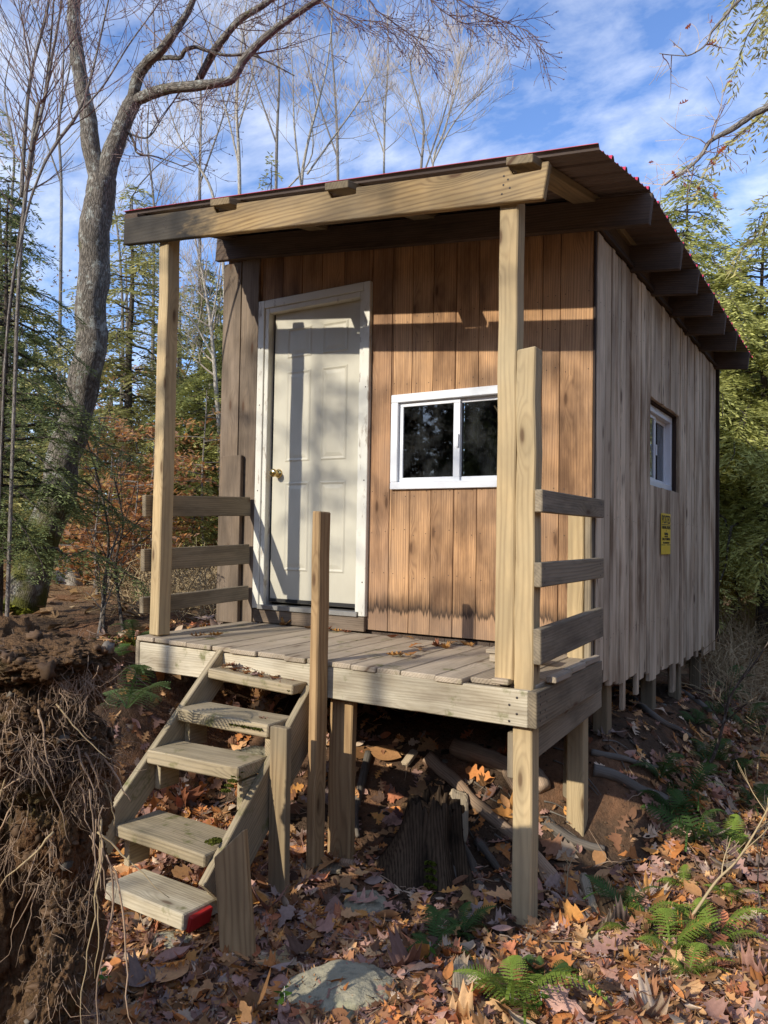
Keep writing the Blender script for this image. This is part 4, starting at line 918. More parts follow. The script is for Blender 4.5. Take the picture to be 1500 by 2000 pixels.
# ------------------------------------------------------------------ FERNS
def frond_mesh(seed, n=17, L=.36, wmax=.085):
    r_ = random.Random(seed); V = []; Fs = []; 
    def rach(t): return Vector((0, L*t*(1-.12*t), .20*L*math.sin(t*2.2)-.22*L*t*t*t))
    k = 0; ws = .004
    for i in range(12):
        a, b = rach(i/12), rach((i+1)/12); V += [(a.x-ws, a.y, a.z), (a.x+ws, a.y, a.z), (b.x+ws, b.y, b.z), (b.x-ws, b.y, b.z)]; Fs.append((k, k+1, k+2, k+3)); k += 4
    for i in range(n):
        t = .14+.86*i/n; c = rach(t); w = wmax*math.sin(math.pi*min(1, (t*.86+.16)))**.8*(1-.25*t)*r_.uniform(.88, 1.1)*(L/.36)
        for sd in (-1, 1):
            m_ = 7
            for j in range(m_):     # toothed pinna: paired leaflets tapering to its tip
                q0 = j/m_; lw = .0085*(1-q0)**.6*(L/.36); x0 = w*q0; x1 = w*(q0+1.05/m_)
                sweep = .35
                for e_ in (-1, 1):
                    zz = c.z-.15*w*q0*q0*2+r_.uniform(-.001, .001)
                    V += [(sd*x0, c.y+sweep*x0, zz), (sd*(x0+.2*(x1-x0)), c.y+sweep*x0+e_*lw*1.0, zz+.001), (sd*(x1), c.y+sweep*x1+e_*lw*.75, zz-.001), (sd*x1, c.y+sweep*x1, zz)]
                    Fs.append((k, k+1, k+2, k+3)); k += 4
    return np.array(V), np.array(Fs)
def fern_proto(seed, nf, col, tip, L, lift):
    V, Fs = frond_mesh(seed, 17, L); r_ = random.Random(seed+5)
    t = np.clip(V[:, 1:2]/L, 0, 1); C = np.array(col)*(1-t)+np.array(tip)*t; out = []
    me = None
    for k in range(nf):
        o = raw('frond', [(V, Fs, C)], M['fern']) if me is None else bpy.data.objects.new('frond', me)
        if me is None: me = o.data
        else: COL.objects.link(o)
        s_ = r_.uniform(.45, 1.08); o.scale = (s_*r_.uniform(.8, 1.1), s_, s_*r_.uniform(.6, 1.5)); o.rotation_euler = (R(lift+r_.uniform(-18, 16)), R(r_.uniform(-22, 22)), k*6.283/nf+r_.uniform(-.4, .4)); out.append(o)
    return out
DARKF, LIGHTF, PALEF = (.07, .12, .035), (.21, .29, .055), (.17, .25, .09)
FERNS = [  # u, v, scale, kind, label
    (240, 1372, 1.15, 2, 'pale green fern with broad fronds growing from the bank left of the stairs'),
    (205, 1315, .6, 0, 'small dark fern under the bank edge left of the porch corner'),
    (262, 1262, .8, 2, 'greyish fern at the left end of the porch deck'),
    (845, 1862, .62, 0, 'dark green fern right above the flat rock'), (905, 1838, .5, 0, 'dark fern between the stump and the corner post foot'),
    (1000, 1985, .95, 1, 'bright lime fern at the bottom edge right of the splintered log'), (1062, 1925, .5, 0, 'small dark fern right above the bright bottom fern'),
    (1225, 1790, .8, 0, 'dark spreading fern in the litter right of the corner post'), (1240, 1830, .6, 1, 'lime fern just below the dark spreading fern'),
    (1310, 1875, .7, 1, 'light green fern near the bottom right among orange leaves'), (1345, 1920, .55, 1, 'small light fern lowest in the right litter'),
    (1400, 1850, .75, 1, 'sunlit fern with long fronds by the right edge litter'), (1335, 1745, .55, 1, 'small sunlit fern left of the pale leaning stem'),
    (1360, 1650, .9, 0, 'wide fern on the slope at the base of the sunny patch'), (1430, 1665, .7, 1, 'lime fern at the right side of the sunny patch'), (1420, 1770, .5, 1, 'tiny bright fern beside the leaning pale stem'),
    (1290, 1530, .7, 0, 'dark fern on the bank below the side window'), (1345, 1560, .8, 0, 'dark fern on the bank below the posted sign'), (1310, 1600, .6, 0, 'dark fern below the gnarled root'),
    (1380, 1500, .8, 0, 'dark fern higher on the right slope beneath the thin sapling'), (1440, 1520, .9, 0, 'deep green fern by the right edge of the slope'), (1470, 1590, .8, 0, 'deep green fern lowest on the right edge of the slope'),
    (1400, 1400, .9, 2, 'greyish fern on the slope behind the rear foundation post'), (1460, 1430, 1.0, 2, 'grey green fern clump behind the right edge shrubs'), (1430, 1360, 1., 2, 'far grey green fern near the rear corner of the cabin'), (1360, 1420, .8, 0, 'dark fern just behind the curved grey root')]
protos = {}
for u, v, s_, kd, lab in FERNS:
    p = P(248, 1392, 3.72) if v == 1372 else G(u, v); o = thing('fern', lab, 'fern', (p.x, p.y, p.z+.02), rnd.uniform(0, 6.28), 'ferns on the slope', s_*rnd.uniform(1.15, 1.5))
    key = (kd, rnd.randint(0, 3))
    o.rotation_euler = (R(-6), R(5), o.rotation_euler.z)
    if key not in protos:
        col, tip = ((DARKF, (.10, .18, .045)), (LIGHTF, (.28, .38, .06)), ((.11, .17, .06), PALEF))[kd]
        protos[key] = fern_proto(kd*5+key[1], 6+key[1], col, tip, .30, 19); src = protos[key]
        for f in src: f.parent = o
    else:
        for f in protos[key]: c = f.copy(); COL.objects.link(c); c.parent = o
# seedlings with a few round leaves
for (u, v, lab) in ((838, 1895, 'small seedling with bright green leaves between the rock and the lilac leaf'), (553, 1985, 'tiny green seedling at the bottom edge left of the rock'), (1055, 1995, 'leafy green seedling at the bottom edge beside the lime fern'), (195, 1950, 'dark green weed beside the hanging roots')):
    p = G(u, v); o = thing('seedling', lab, 'seedling', p, 0, 'seedlings in the litter'); st_ = MB(); st_.tube([(0, 0, 0), (.004, .002, .05), (.0, .004, .1)], [.002, .0015, .001], 5); st_.build('stem', M['fern'], o)
    chs = []
    for k in range(9):
        e_ = Euler((R(rnd.uniform(-35, 20)), R(rnd.uniform(-20, 20)), k*2.4)).to_matrix(); V, Fs = LEAF_T[8]; W = (np.array(V)+np.array((0, .55, 0)))*rnd.uniform(.03, .05) @ np.array(e_).T+np.array((0, 0, .03+.07*k/9)); chs.append((W, np.array(Fs), np.tile(np.array((.10, .2, .03))*rnd.uniform(.7, 1.3), (len(W), 1))))
    raw('leaves', chs, M['fern'], o)
# ------------------------------------------------------------------ TREES
def smooth_path(pts, sub=5):
    pts = [(Vector(p), r) for p, r in pts]; out = []; n = len(pts)
    for i in range(n-1):
        (p0, _), (p1, r1), (p2, r2), (p3, _) = pts[max(i-1, 0)], pts[i], pts[i+1], pts[min(i+2, n-1)]
        for k in range(sub):
            t = k/sub; out.append((.5*((2*p1)+(p2-p0)*t+(2*p0-5*p1+4*p2-p3)*t*t+(3*p1-p0-3*p2+p3)*t**3), r1+(r2-r1)*t))
    out.append(pts[-1]); return out
def rdir(r_): 
    z = r_.uniform(-1, 1); a = r_.uniform(0, 6.283); q = math.sqrt(1-z*z); return Vector((q*math.cos(a), q*math.sin(a), z))
def twig_tree(r_, mb, p, d, L, rad, depth, up=.12, spread=.75, kids=(4, 7), minr=.0022, wig=.12, shrink=.55, sides=4, buds=None, start=.25):
    """one twig and, recursively, its side twigs"""
    n = 5 if depth else 4; pts = [p.copy()]; dd = d.normalized()
    for i in range(n):
        dd = (dd+rdir(r_)*wig+Vector((0, 0, up*.35))).normalized(); pts.append(pts[-1]+dd*(L/n))
    r1 = max(minr, rad*.35); mb.tube(pts, np.linspace(max(rad, minr), r1, n+1), sides if rad > .006 else 3, cap=False, tint=r_.random())
    if buds is not None: buds.append(pts[-1]); buds.append(pts[-2])
    if depth <= 0: return
    for k in range(r_.randint(*kids)):
        t = start+(1-start)*(k+r_.random())/max(1, kids[1]); t = min(t, .98); i = min(int(t*n), n-1); q = pts[i].lerp(pts[i+1], t*n-i)
        ax = (pts[i+1]-pts[i]).normalized(); sd = ax.orthogonal(); sd.rotate(Matrix.Rotation(r_.uniform(0, 6.283), 3, ax))
        nd = ax*(1-spread*.55)+sd*spread+Vector((0, 0, up)); twig_tree(r_, mb, q, nd, L*shrink*r_.uniform(.7, 1.2)*(1.15-.5*t), max(minr, rad*.5*(1.1-.5*t)), depth-1, up, spread, kids, minr, wig, shrink, sides, buds, start)
def bud_mesh(pts, size, r_):
    V = []; Fs = []
    for k, p in enumerate(pts):
        a, b = rdir(r_)*size, rdir(r_)*size*.6; V += [tuple(p-a*.5), tuple(p+b), tuple(p+a), tuple(p-b)]; Fs.append((4*k, 4*k+1, 4*k+2, 4*k+3))
    return V, Fs

# big forked maple, measured limb by limb
r_ = random.Random(3); DM = 6.6
def q(u, v, w, dD=0.): return (P(u, v, DM+dD), .76*w*(DM+dD)/F_PX/2)
LIMBS = [[(30, 1290, 125), (38, 1240, 108), (70, 1100, 92), (112, 960, 86), (150, 820, 80), (170, 700, 77), (180, 600, 75), (186, 480, 74), (191, 400, 73), (200, 350, 74)],
         [(196, 372, 50), (184, 310, 46), (172, 240, 42), (158, 170, 38), (149, 100, 35), (146, 30, 32), (147, -60, 29), (155, -180, 22), (150, -300, 14)],
         [(203, 375, 48), (215, 312, 48), (234, 255, 46), (252, 212, 44), (266, 186, 40)],
         [(258, 200, 32), (268, 150, 29), (290, 120, 26), (312, 104, 24), (336, 72, 22), (350, 50, 19), (375, 8, 16), (400, -70, 12), (440, -150, 8)],
         [(262, 195, 31), (300, 180, 28), (340, 171, 27), (380, 167, 26), (420, 162, 24), (453, 154, 22), (476, 118, 20), (502, 88, 19), (540, 55, 17), (575, 30, 15), (622, -2, 14), (690, -45, 11), (790, -70, 8)],
         [(384, 166, 20), (396, 140, 20), (416, 104, 20), (440, 70, 18), (470, 36, 17), (520, 5, 15), (580, -45, 12), (660, -110, 8)],
         [(306, 114, 12), (330, 112, 12), (352, 113, 11), (362, 98, 11), (382, 92, 9), (400, 98, 8), (440, 108, 7), (490, 107, 6), (530, 124, 4), (575, 148, 3)],
         [(248, 250, 9), (262, 278, 7), (270, 300, 5), (300, 305, 4), (340, 318, 3), (380, 335, 2.)],
         [(255, 262, 6), (290, 268, 4), (320, 225, 3), (352, 180, 2)]]
base = G(36, 1262); maple = thing('forked_maple', 'big grey barked maple forking into crooked limbs left of the cabin, mossy at its base', 'tree', P(36, 1262, DM))
mo_ = Vector(maple.location); trunk = MB(); tw = MB(); buds = []
for li, L_ in enumerate(LIMBS):
    dd = {3: -.3, 4: -.5, 5: -.3, 6: -.2}.get(li, 0.); pth = smooth_path([q(u, v, w, dd*min(1, k/4)) for k, (u, v, w) in enumerate(L_)], 6)
    pts = [p-mo_+Vector((mn.noise(p*3), mn.noise(p*3+Vector((9, 0, 0))), 0))*rr*.35 for p, rr in pth]; rad = [rr*(1+.10*mn.noise(p*4)) for p, rr in pth]
    if li == 0: rad = [r0*(1+.35*max(0, 1-k/8.)**2) for k, r0 in enumerate(rad)]
    trunk.tube(pts, rad, 16 if li < 3 else 9, rough=.05)
    if li in (1, 3, 4, 5, 6, 7, 8):
        nn = len(pts)
        for k in range(11 if li in (4, 5, 3) else 6):
            i = int(nn*(.25+.74*r_.random())) if li != 1 else int(nn*(.4+.58*r_.random())); i = min(i, nn-2); sd = rdir(r_); sd = (sd+Vector((0, 0, .25))+(pts[i+1]-pts[i]).normalized()*.5).normalized()
            twig_tree(r_, tw, pts[i], sd, r_.uniform(.35, .8), .0055, 2, .08, .8, (3, 5), .0018, .16, .55, 4, buds)
# drooping budded sprays at the top of the frame
for pl in ([(690, -45), (735, 20), (770, 45), (812, 75), (835, 100)], [(790, -70), (832, -10), (862, 20), (900, 45), (950, 48)], [(790, -70), (880, -10), (930, 20), (985, 42), (1030, 60), (1062, 105)], [(622, -2), (660, 25), (700, 40), (745, 42), (790, 60)]):
    pts = [P(u, v, DM-.5)-mo_ for u, v in pl]; tw.tube(pts, np.linspace(.007, .0025, len(pts)), 4, cap=False)
    for i in range(len(pts)-1):
        for k in range(5):
            p_ = pts[i].lerp(pts[i+1], r_.random()); ax = (pts[i+1]-pts[i]).normalized(); twig_tree(r_, tw, p_, ax+rdir(r_)*.7+Vector((0, 0, -.3)), r_.uniform(.2, .42), .0035, 1, -.10, .6, (3, 5), .0018, .15, .55, 3, buds)
trunk.build('trunk', M['bark'], maple, smooth=True); tw.build('twigs', M['twig'], maple)
V, Fs = bud_mesh(buds, .011, r_); b_ = MB(); b_.add(V, Fs, col=(.2, .12, .11)); b_.build('buds', M['twig'], maple)
clump('moss_patch', [(P(u, v, DM-.22).x, P(u, v, DM-.22).y, P(u, v, DM-.22).z, .10) for u, v in ((20, 1215), (45, 1200), (10, 1190), (60, 1225), (35, 1225))], M['moss'], maple, mo_, (.20, .2, .03), 220, .03)

# ---- conifers
def hemlock_crown(seed, Ht, Rm, nbr, cols, base=.06, droop=.35, dens=1.0, leaf=.042):
    """flat drooping sprays of small needle blades on whorled branches; returns crown chunks and a wood MB"""
    r_ = random.Random(seed); rg = np.random.default_rng(seed); wd = MB(); Pq = []; Tq = []; Nq = []; Cq = []
    for b in range(nbr):
        t = base+(1-base)*((b+r_.random())/nbr); z0 = Ht*t; L = Rm*((1-t)**.62*.95+.04)*r_.choice((.4, .6, .75, .9, 1., 1.1))*r_.uniform(.8, 1.15)
        az = b*2.399+r_.uniform(-1.2, 1.2); d = Vector((math.cos(az), math.sin(az), 0)); n = 7; pts = []
        rise = r_.uniform(.0, .3)*L
        for i in range(n+1):
            q_ = i/n; pts.append(d*(L*q_)+Vector((0, 0, z0+rise*q_-droop*L*q_*q_*1.4))+Vector((r_.gauss(0, .035), r_.gauss(0, .035), r_.gauss(0, .02)))*L)
        wd.tube(pts, np.linspace(.006+.010*L, .002, n+1), 4, cap=False)
        A = np.array([tuple(p) for p in pts]); side = np.array((-math.sin(az), math.cos(az), 0))
        m_ = max(4, int(L/.055*dens))
        for k in range(m_):
            q_ = .12+.88*(k+r_.random()*.6)/m_; f = q_*n; i = min(int(f), n-1); p = A[i]+(A[i+1]-A[i])*(f-i); ax = A[i+1]-A[i]; ax /= np.linalg.norm(ax)
            l = (.10+.36*L*(1-q_)**.7*min(1, q_*3))*r_.uniform(.6, 1.15); sgn = 1 if k % 2 else -1
            dv = side*sgn*r_.uniform(.6, 1.)+ax*r_.uniform(.5, .9)+np.array((0, 0, r_.uniform(-.35, .1))); dv /= np.linalg.norm(dv)
            c = max(2, int(l/(leaf*.36)*dens)); s_ = (np.arange(c)+.5)/c
            cp = p+dv*(l*s_)[:, None]+np.array((0, 0, -1))*(l*.35*s_**2)[:, None]; perp = np.cross(dv, (0, 0, 1.)); perp /= np.linalg.norm(perp)+1e-6
            for sg in (-1, 1):
                dirv = dv*.75+perp*sg*.8+rg.normal(0, .22, (c, 3)); dirv /= np.linalg.norm(dirv, axis=1)[:, None]
                Pq.append(cp); Tq.append(dirv); nr = np.array((0, 0, .7))+rg.normal(0, .8, (c, 3)); Nq.append(nr)
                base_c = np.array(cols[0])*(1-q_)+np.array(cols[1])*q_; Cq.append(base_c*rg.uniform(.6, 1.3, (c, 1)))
    Pq = np.concatenate(Pq); Tq = np.concatenate(Tq); Nq = np.concatenate(Nq); Cq = np.concatenate(Cq); n = len(Pq)
    W = np.cross(Nq, Tq); W /= np.linalg.norm(W, axis=1)[:, None]+1e-9; ln = leaf*rg.uniform(.7, 1.4, (n, 1)); wd_ = leaf*.115*rg.uniform(.7, 1.3, (n, 1))
    V = np.stack((Pq, Pq+Tq*ln*.5+W*wd_, Pq+Tq*ln, Pq+Tq*ln*.5-W*wd_), 1).reshape(-1, 3)
    return [(V, np.arange(4*n).reshape(n, 4), np.repeat(Cq, 4, 0))], wd
HEM = {}
def hemlock(label, u, v_top, D, kind, width=None, v_base=None, rz=None, group='hemlocks around the cabin', sink=.3):
    """stands on the terrain below its survey bearing; height from its measured top"""
    top = P(u, v_top, D); z0 = h(top.x, top.y)-.1 if v_base is None else P(u, v_base, D).z
    Ht = top.z-z0; protoH, chunks, wd, trunk_m = HEM[kind]
    o = thing('hemlock_tree', label, 'tree', (top.x, top.y, z0), rnd.uniform(0, 6.28) if rz is None else rz, group)
    s_ = Ht/protoH; w_ = s_ if width is None else width
    o.scale = (w_, w_, s_)
    for m_, mt in ((trunk_m, 0), (wd, 0), (chunks, 0)): c = bpy.data.objects.new(m_.name.split('.')[0], m_); link(c, o)
    return o
def hem_proto(kind, seed, Ht, Rm, nbr, cols, **k):
    ch, wd = hemlock_crown(seed, Ht, Rm, nbr, cols, **k)
    c = raw('crown', ch, M['needle']); w = wd.build('branches', M['barkdark']); t = MB()
    t.tube([(.02*math.sin(i), .02*math.cos(i*1.3), Ht*i/12-.2) for i in range(13)], [.085*(1-i/12.6)*Ht/6+.004 for i in range(13)], 9, rough=.06); tr = t.build('trunk', M['barkdark'], smooth=True)
    HEM[kind] = (Ht, c.data, w.data, tr.data)
    for o in (c, w, tr): bpy.data.objects.remove(o)
DK = ((.11, .14, .055), (.29, .34, .13)); OL = ((.28, .28, .09), (.66, .61, .24)); YG_SUNLIT = ((.34, .36, .10), (.74, .73, .25))  # needle tones; the yellow-green set has sunlight put into its colour
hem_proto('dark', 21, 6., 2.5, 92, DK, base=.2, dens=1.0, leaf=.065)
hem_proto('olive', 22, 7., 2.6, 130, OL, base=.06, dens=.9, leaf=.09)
hem_proto('sunny', 23, 7., 3.0, 130, YG_SUNLIT, base=.22, dens=1.15, leaf=.09, droop=.5)
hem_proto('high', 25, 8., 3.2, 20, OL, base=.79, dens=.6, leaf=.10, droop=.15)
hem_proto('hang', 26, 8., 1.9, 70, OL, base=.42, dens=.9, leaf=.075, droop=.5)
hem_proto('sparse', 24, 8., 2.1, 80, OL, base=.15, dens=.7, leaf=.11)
# left side
hemlock('dark hemlock with slim grey trunk at the left edge in front of the forked maple', 20, 330, 5.6, 'dark', .52, rz=1.0)
hemlock('olive hemlock directly right of the forked maple trunk', 262, 360, 11.5, 'olive', 1.0)
hemlock('tapering sunlit hemlock seen between the left porch post and the wall', 395, 505, 13., 'olive', .85)
hemlock('far hemlock behind the left railing', 350, 640, 16., 'sparse', .9)
hemlock('hemlock tip rising above the porch roof between two birches', 530, 300, 15., 'sparse', .8)
hemlock('hemlock with yellowish top left of the cabin wall', 440, 640, 11., 'sunny', .7)
hemlock('tall thin hemlock at the left edge behind the bare saplings', -20, 180, 9., 'sparse', .8)
hemlock('dusky hemlock deep in the woods behind the two pale stumps', 110, 700, 15., 'dark', 1.)
# right side
hemlock('tall yellow green hemlock behind the rear right corner of the cabin', 1345, 322, 11., 'sunny', 1.0, rz=.3)
hemlock('yellow green hemlock at the right edge behind the eave', 1490, 395, 10.5, 'sunny', 1.0, rz=1.7)
hemlock('lower sunlit hemlock just beyond the rear wall corner', 1440, 560, 12.5, 'sunny', .8, rz=2.6)
hemlock('dark hemlock low behind the sunlit boughs at the right', 1520, 760, 14., 'olive', 1.0)
hemlock('dark hemlock in the shade behind the rear corner trim', 1405, 860, 14., 'dark', .8)
hemlock('sparse hemlock deep in the woods on the far right', 1560, 500, 14., 'sparse', 1.1)
hemlock('hemlock outside the right edge whose grey sprays hang into the sky', 1615, -1000, 5.4, 'hang', .66, rz=1.2)

# ---- bare hardwoods behind the cabin
def bare_tree(name, label, stems, D, seed, mat='barkbirch', tmat='twigpale', kids=(3, 5), depth=3, tl=1.6, group='bare hardwoods behind the cabin', up=.35, spread=.55, cnt=18, minr=None):
    r_ = random.Random(seed); b0 = P(stems[0][0][0], stems[0][0][1], D); b0.z = h(b0.x, b0.y)-.1; o = thing(name, label, 'tree', b0, 0, group); tr = MB(); tw = MB(); minr = minr or .0007*D/4
    for si, stm in enumerate(stems):
        pts = [(P(u, v, D)-b0, w*(.72 if D > 9 else 1.)*D/F_PX/2) for u, v, w in stm]
        if si == 0: pts = [(Vector((pts[0][0].x, pts[0][0].y, 0)), pts[0][1]*1.25)]+pts
        pth = smooth_path(pts, 5); tr.tube([p for p, _ in pth], [max(rr, minr) for _, rr in pth], 8, rough=.04)
        n = len(pth)
        for k in range(cnt if si == 0 else cnt//2):
            lo = .45 if si == 0 else .2; i = min(int(n*(lo+(1-lo)*(k+r_.random())/cnt*(1 if si == 0 else 2))), n-2); p, rr = pth[i]; ax = (pth[i+1][0]-p).normalized()
            sd = ax.orthogonal(); sd.rotate(Matrix.Rotation(r_.uniform(0, 6.283), 3, ax)); twig_tree(r_, tw, p, ax*.75+sd*.7, tl*r_.uniform(.5, 1.)*(1.2-.7*i/n), rr*.42, depth-1, up, spread, kids, minr, .09, .55, 4)
    tr.build('trunk', M[mat], o, smooth=True); tw.build('twigs', M[tmat], o); return o
bare_tree('birch_tree', 'slender pale birch rising above the porch roof left of the middle', [[(470, 700, 13), (468, 385, 10), (466, 290, 9), (462, 200, 7), (470, 110, 5), (480, 20, 3), (486, -60, 2)], [(468, 330, 6), (448, 240, 5), (425, 150, 4), (410, 60, 2)], [(466, 250, 5), (492, 150, 4), (505, 60, 2)]], 13., 5)
bare_tree('birch_tree', 'pale leaning birch left of the slender one above the porch roof', [[(440, 620, 9), (420, 400, 8), (385, 320, 6), (352, 270, 4), (330, 210, 3), (310, 120, 2)]], 13.5, 6, cnt=18)
bare_tree('birch_tree', 'many stemmed grey birch above the middle of the porch roof', [[(585, 600, 12), (588, 375, 9), (600, 285, 7), (622, 200, 6), (640, 120, 4), (650, 20, 3), (655, -60, 2)], [(588, 360, 6), (575, 250, 5), (572, 150, 3), (565, 50, 2)], [(600, 340, 6), (650, 270, 5), (700, 200, 4), (740, 130, 2)], [(560, 370, 5), (610, 300, 4), (600, 180, 2)]], 14., 7)
bare_tree('birch_tree', 'slim birch above the knot in the porch beam', [[(748, 500, 8), (750, 320, 6), (752, 220, 5), (758, 110, 4), (756, 10, 2)], [(750, 300, 4), (725, 220, 3), (700, 120, 2)]], 15., 8, cnt=22)
bare_tree('birch_tree', 'white branched birch fanning out above the roof right of the middle', [[(838, 520, 8), (845, 325, 6), (866, 260, 5), (890, 180, 4), (910, 110, 3), (925, 60, 2)], [(845, 320, 5), (880, 250, 4), (920, 200, 3), (965, 160, 1.5)], [(845, 322, 4), (825, 240, 3), (800, 150, 2)]], 15., 9, kids=(4, 6), cnt=22)
bare_tree('birch_tree', 'pale trunked birch between the left porch post and the wall', [[(428, 1150, 15), (430, 900, 14), (422, 760, 12), (412, 640, 9), (400, 560, 7), (388, 500, 5), (372, 420, 3)], [(418, 700, 6), (385, 640, 5), (350, 590, 3)], [(412, 640, 6), (425, 560, 4), (432, 500, 3)]], 10.5, 10, tl=1.1, cnt=16, kids=(3, 5))
bare_tree('bare_sapling', 'broken topped grey sapling with forked whips at the upper left', [[(24, 900, 7), (36, 560, 7), (48, 400, 8), (60, 300, 8), (72, 220, 8), (76, 200, 7)], [(42, 385, 8), (48, 270, 8), (60, 150, 6), (90, 30, 5), (105, -60, 4)], [(68, 270, 7), (88, 190, 6), (100, 120, 6), (118, 20, 4), (126, -50, 3)], [(62, 148, 4), (50, 80, 3), (36, 0, 2)], [(98, 118, 4), (82, 70, 3), (60, 0, 2)]], 5.0, 11, 'barkgrey', 'twig', (3, 4), 2, .7, cnt=16, minr=.0018)
bare_tree('bare_sapling', 'long whip like sapling crossing the trunk of the forked maple', [[(10, 700, 4), (45, 450, 5), (78, 340, 5), (110, 280, 7), (150, 225, 6), (175, 160, 5), (190, 100, 4), (212, 0, 3), (230, -80, 2)], [(148, 226, 4), (200, 170, 3.5), (250, 90, 3), (300, 20, 2), (330, -30, 2)], [(110, 280, 4), (122, 180, 3), (125, 60, 2)]], 4.8, 12, 'barkgrey', 'twig', (3, 4), 2, .7, cnt=16, minr=.0018)
bare_tree('bare_sapling', 'thin dark sapling with fine twigs at the upper left corner', [[(10, 700, 7), (60, 320, 6), (85, 200, 5), (98, 90, 4), (105, 0, 3), (108, -80, 2)]], 5.4, 13, 'barkdark', 'twig', (3, 4), 2, .8, cnt=16, minr=.0018)
for k, (u, vt, D, lab) in enumerate(((300, 220, 17., 'hazy bare maple behind the forked tree, nearest to its fork'), (240, 300, 20., 'far bare tree low behind the forked trunk'), (660, 10, 19., 'faint bare tree behind the many stemmed birch'), (820, 60, 18., 'faint bare tree behind the fanning birch'), (540, -20, 20., 'faint bare tree left behind the many stemmed birch'), (390, 60, 18., 'faint bare tree under the crooked maple limb'), (120, 60, 16., 'hazy bare tree seen through the left saplings'), (20, 120, 17., 'hazy bare tree at the upper left edge'), (345, 480, 22., 'far bare tree above the left porch post'))):
    bare_tree('bare_tree', lab, [[(u+rnd.uniform(-8, 8), 800, 10), (u, vt+330, 8), (u+rnd.uniform(-12, 12), vt+180, 6), (u+rnd.uniform(-20, 20), vt+60, 4), (u+rnd.uniform(-30, 30), vt-40, 2)], [(u, vt+300, 5), (u+rnd.choice((-1, 1))*45, vt+170, 4), (u+rnd.choice((-1, 1))*80, vt+40, 2)]], D, 30+k, 'barkgrey', 'twigpale', (3, 5), 3, 1.9, cnt=14, minr=.0026)

# oak reaching in from the right
r_ = random.Random(8); DO = 4.6; ob = P(1800, 1000, DO); ob.z = h(ob.x, ob.y)-.1
oak = thing('oak_tree', 'oak whose crooked branch with a few red leaves reaches over the roof from the right', 'tree', ob); tr = MB(); tw = MB(); lv = []
tr.tube([p for p, _ in smooth_path([(Vector((0, 0, 0)), .16), (P(1790, 700, DO)-ob, .13), (P(1770, 300, DO)-ob, .11), (P(1760, -200, DO)-ob, .08)], 5)], np.linspace(.16, .08, 16), 10, rough=.05)
for pl in ([(1770, 60, 22), (1640, 130, 20), (1560, 170, 17), (1500, 208, 14), (1470, 225, 13), (1440, 245, 12), (1412, 262, 10), (1385, 278, 8), (1372, 300, 7), (1350, 325, 5), (1320, 345, 4), (1298, 362, 3)], [(1760, -90, 12), (1600, -60, 9), (1480, -25, 7), (1440, 5, 6), (1410, 38, 6), (1390, 62, 5), (1380, 85, 4), (1350, 108, 2.5), (1320, 110, 2), (1288, 104, 1.5)]):
    pth = smooth_path([(P(u, v, DO)-ob, w*DO/F_PX/2) for u, v, w in pl], 4); tr.tube([p+Vector((0, 0, 1))*.012*mn.noise(p*9) for p, _ in pth], [x for _, x in pth], 7, rough=.1)
    n = len(pth)
    for k in range(16 if pl[0][1] > 0 else 5):
        i = int(n*(.5+.48*r_.random())); p, rr = pth[min(i, n-1)]; bd = []; twig_tree(r_, tw, p, rdir(r_)+Vector((-.2, 0, .1)), r_.uniform(.12, .4), .004, 1, .05, .8, (3, 5), .0014, .3, .6, 4, bd); lv += r_.sample(bd, min(2, len(bd)))
tr.build('trunk', M['barkgrey'], oak, smooth=True); tw.build('twigs', M['twigpale'], oak); chs = []
for p in r_.sample(lv, min(16, len(lv))):
    V, Fs = LEAF_T[r_.choice((1, 5, 6))]; e_ = Euler((r_.uniform(0, 6), r_.uniform(0, 6), r_.uniform(0, 6))).to_matrix(); W = (np.array(V)+np.array((0, .5, 0)))*r_.uniform(.035, .065) @ np.array(e_).T+np.array(p); chs.append((W, np.array(Fs), np.tile(np.array((.42, .11, .05))*r_.uniform(.7, 1.3), (len(W), 1))))
raw('leaves', chs, M['beech'], oak)

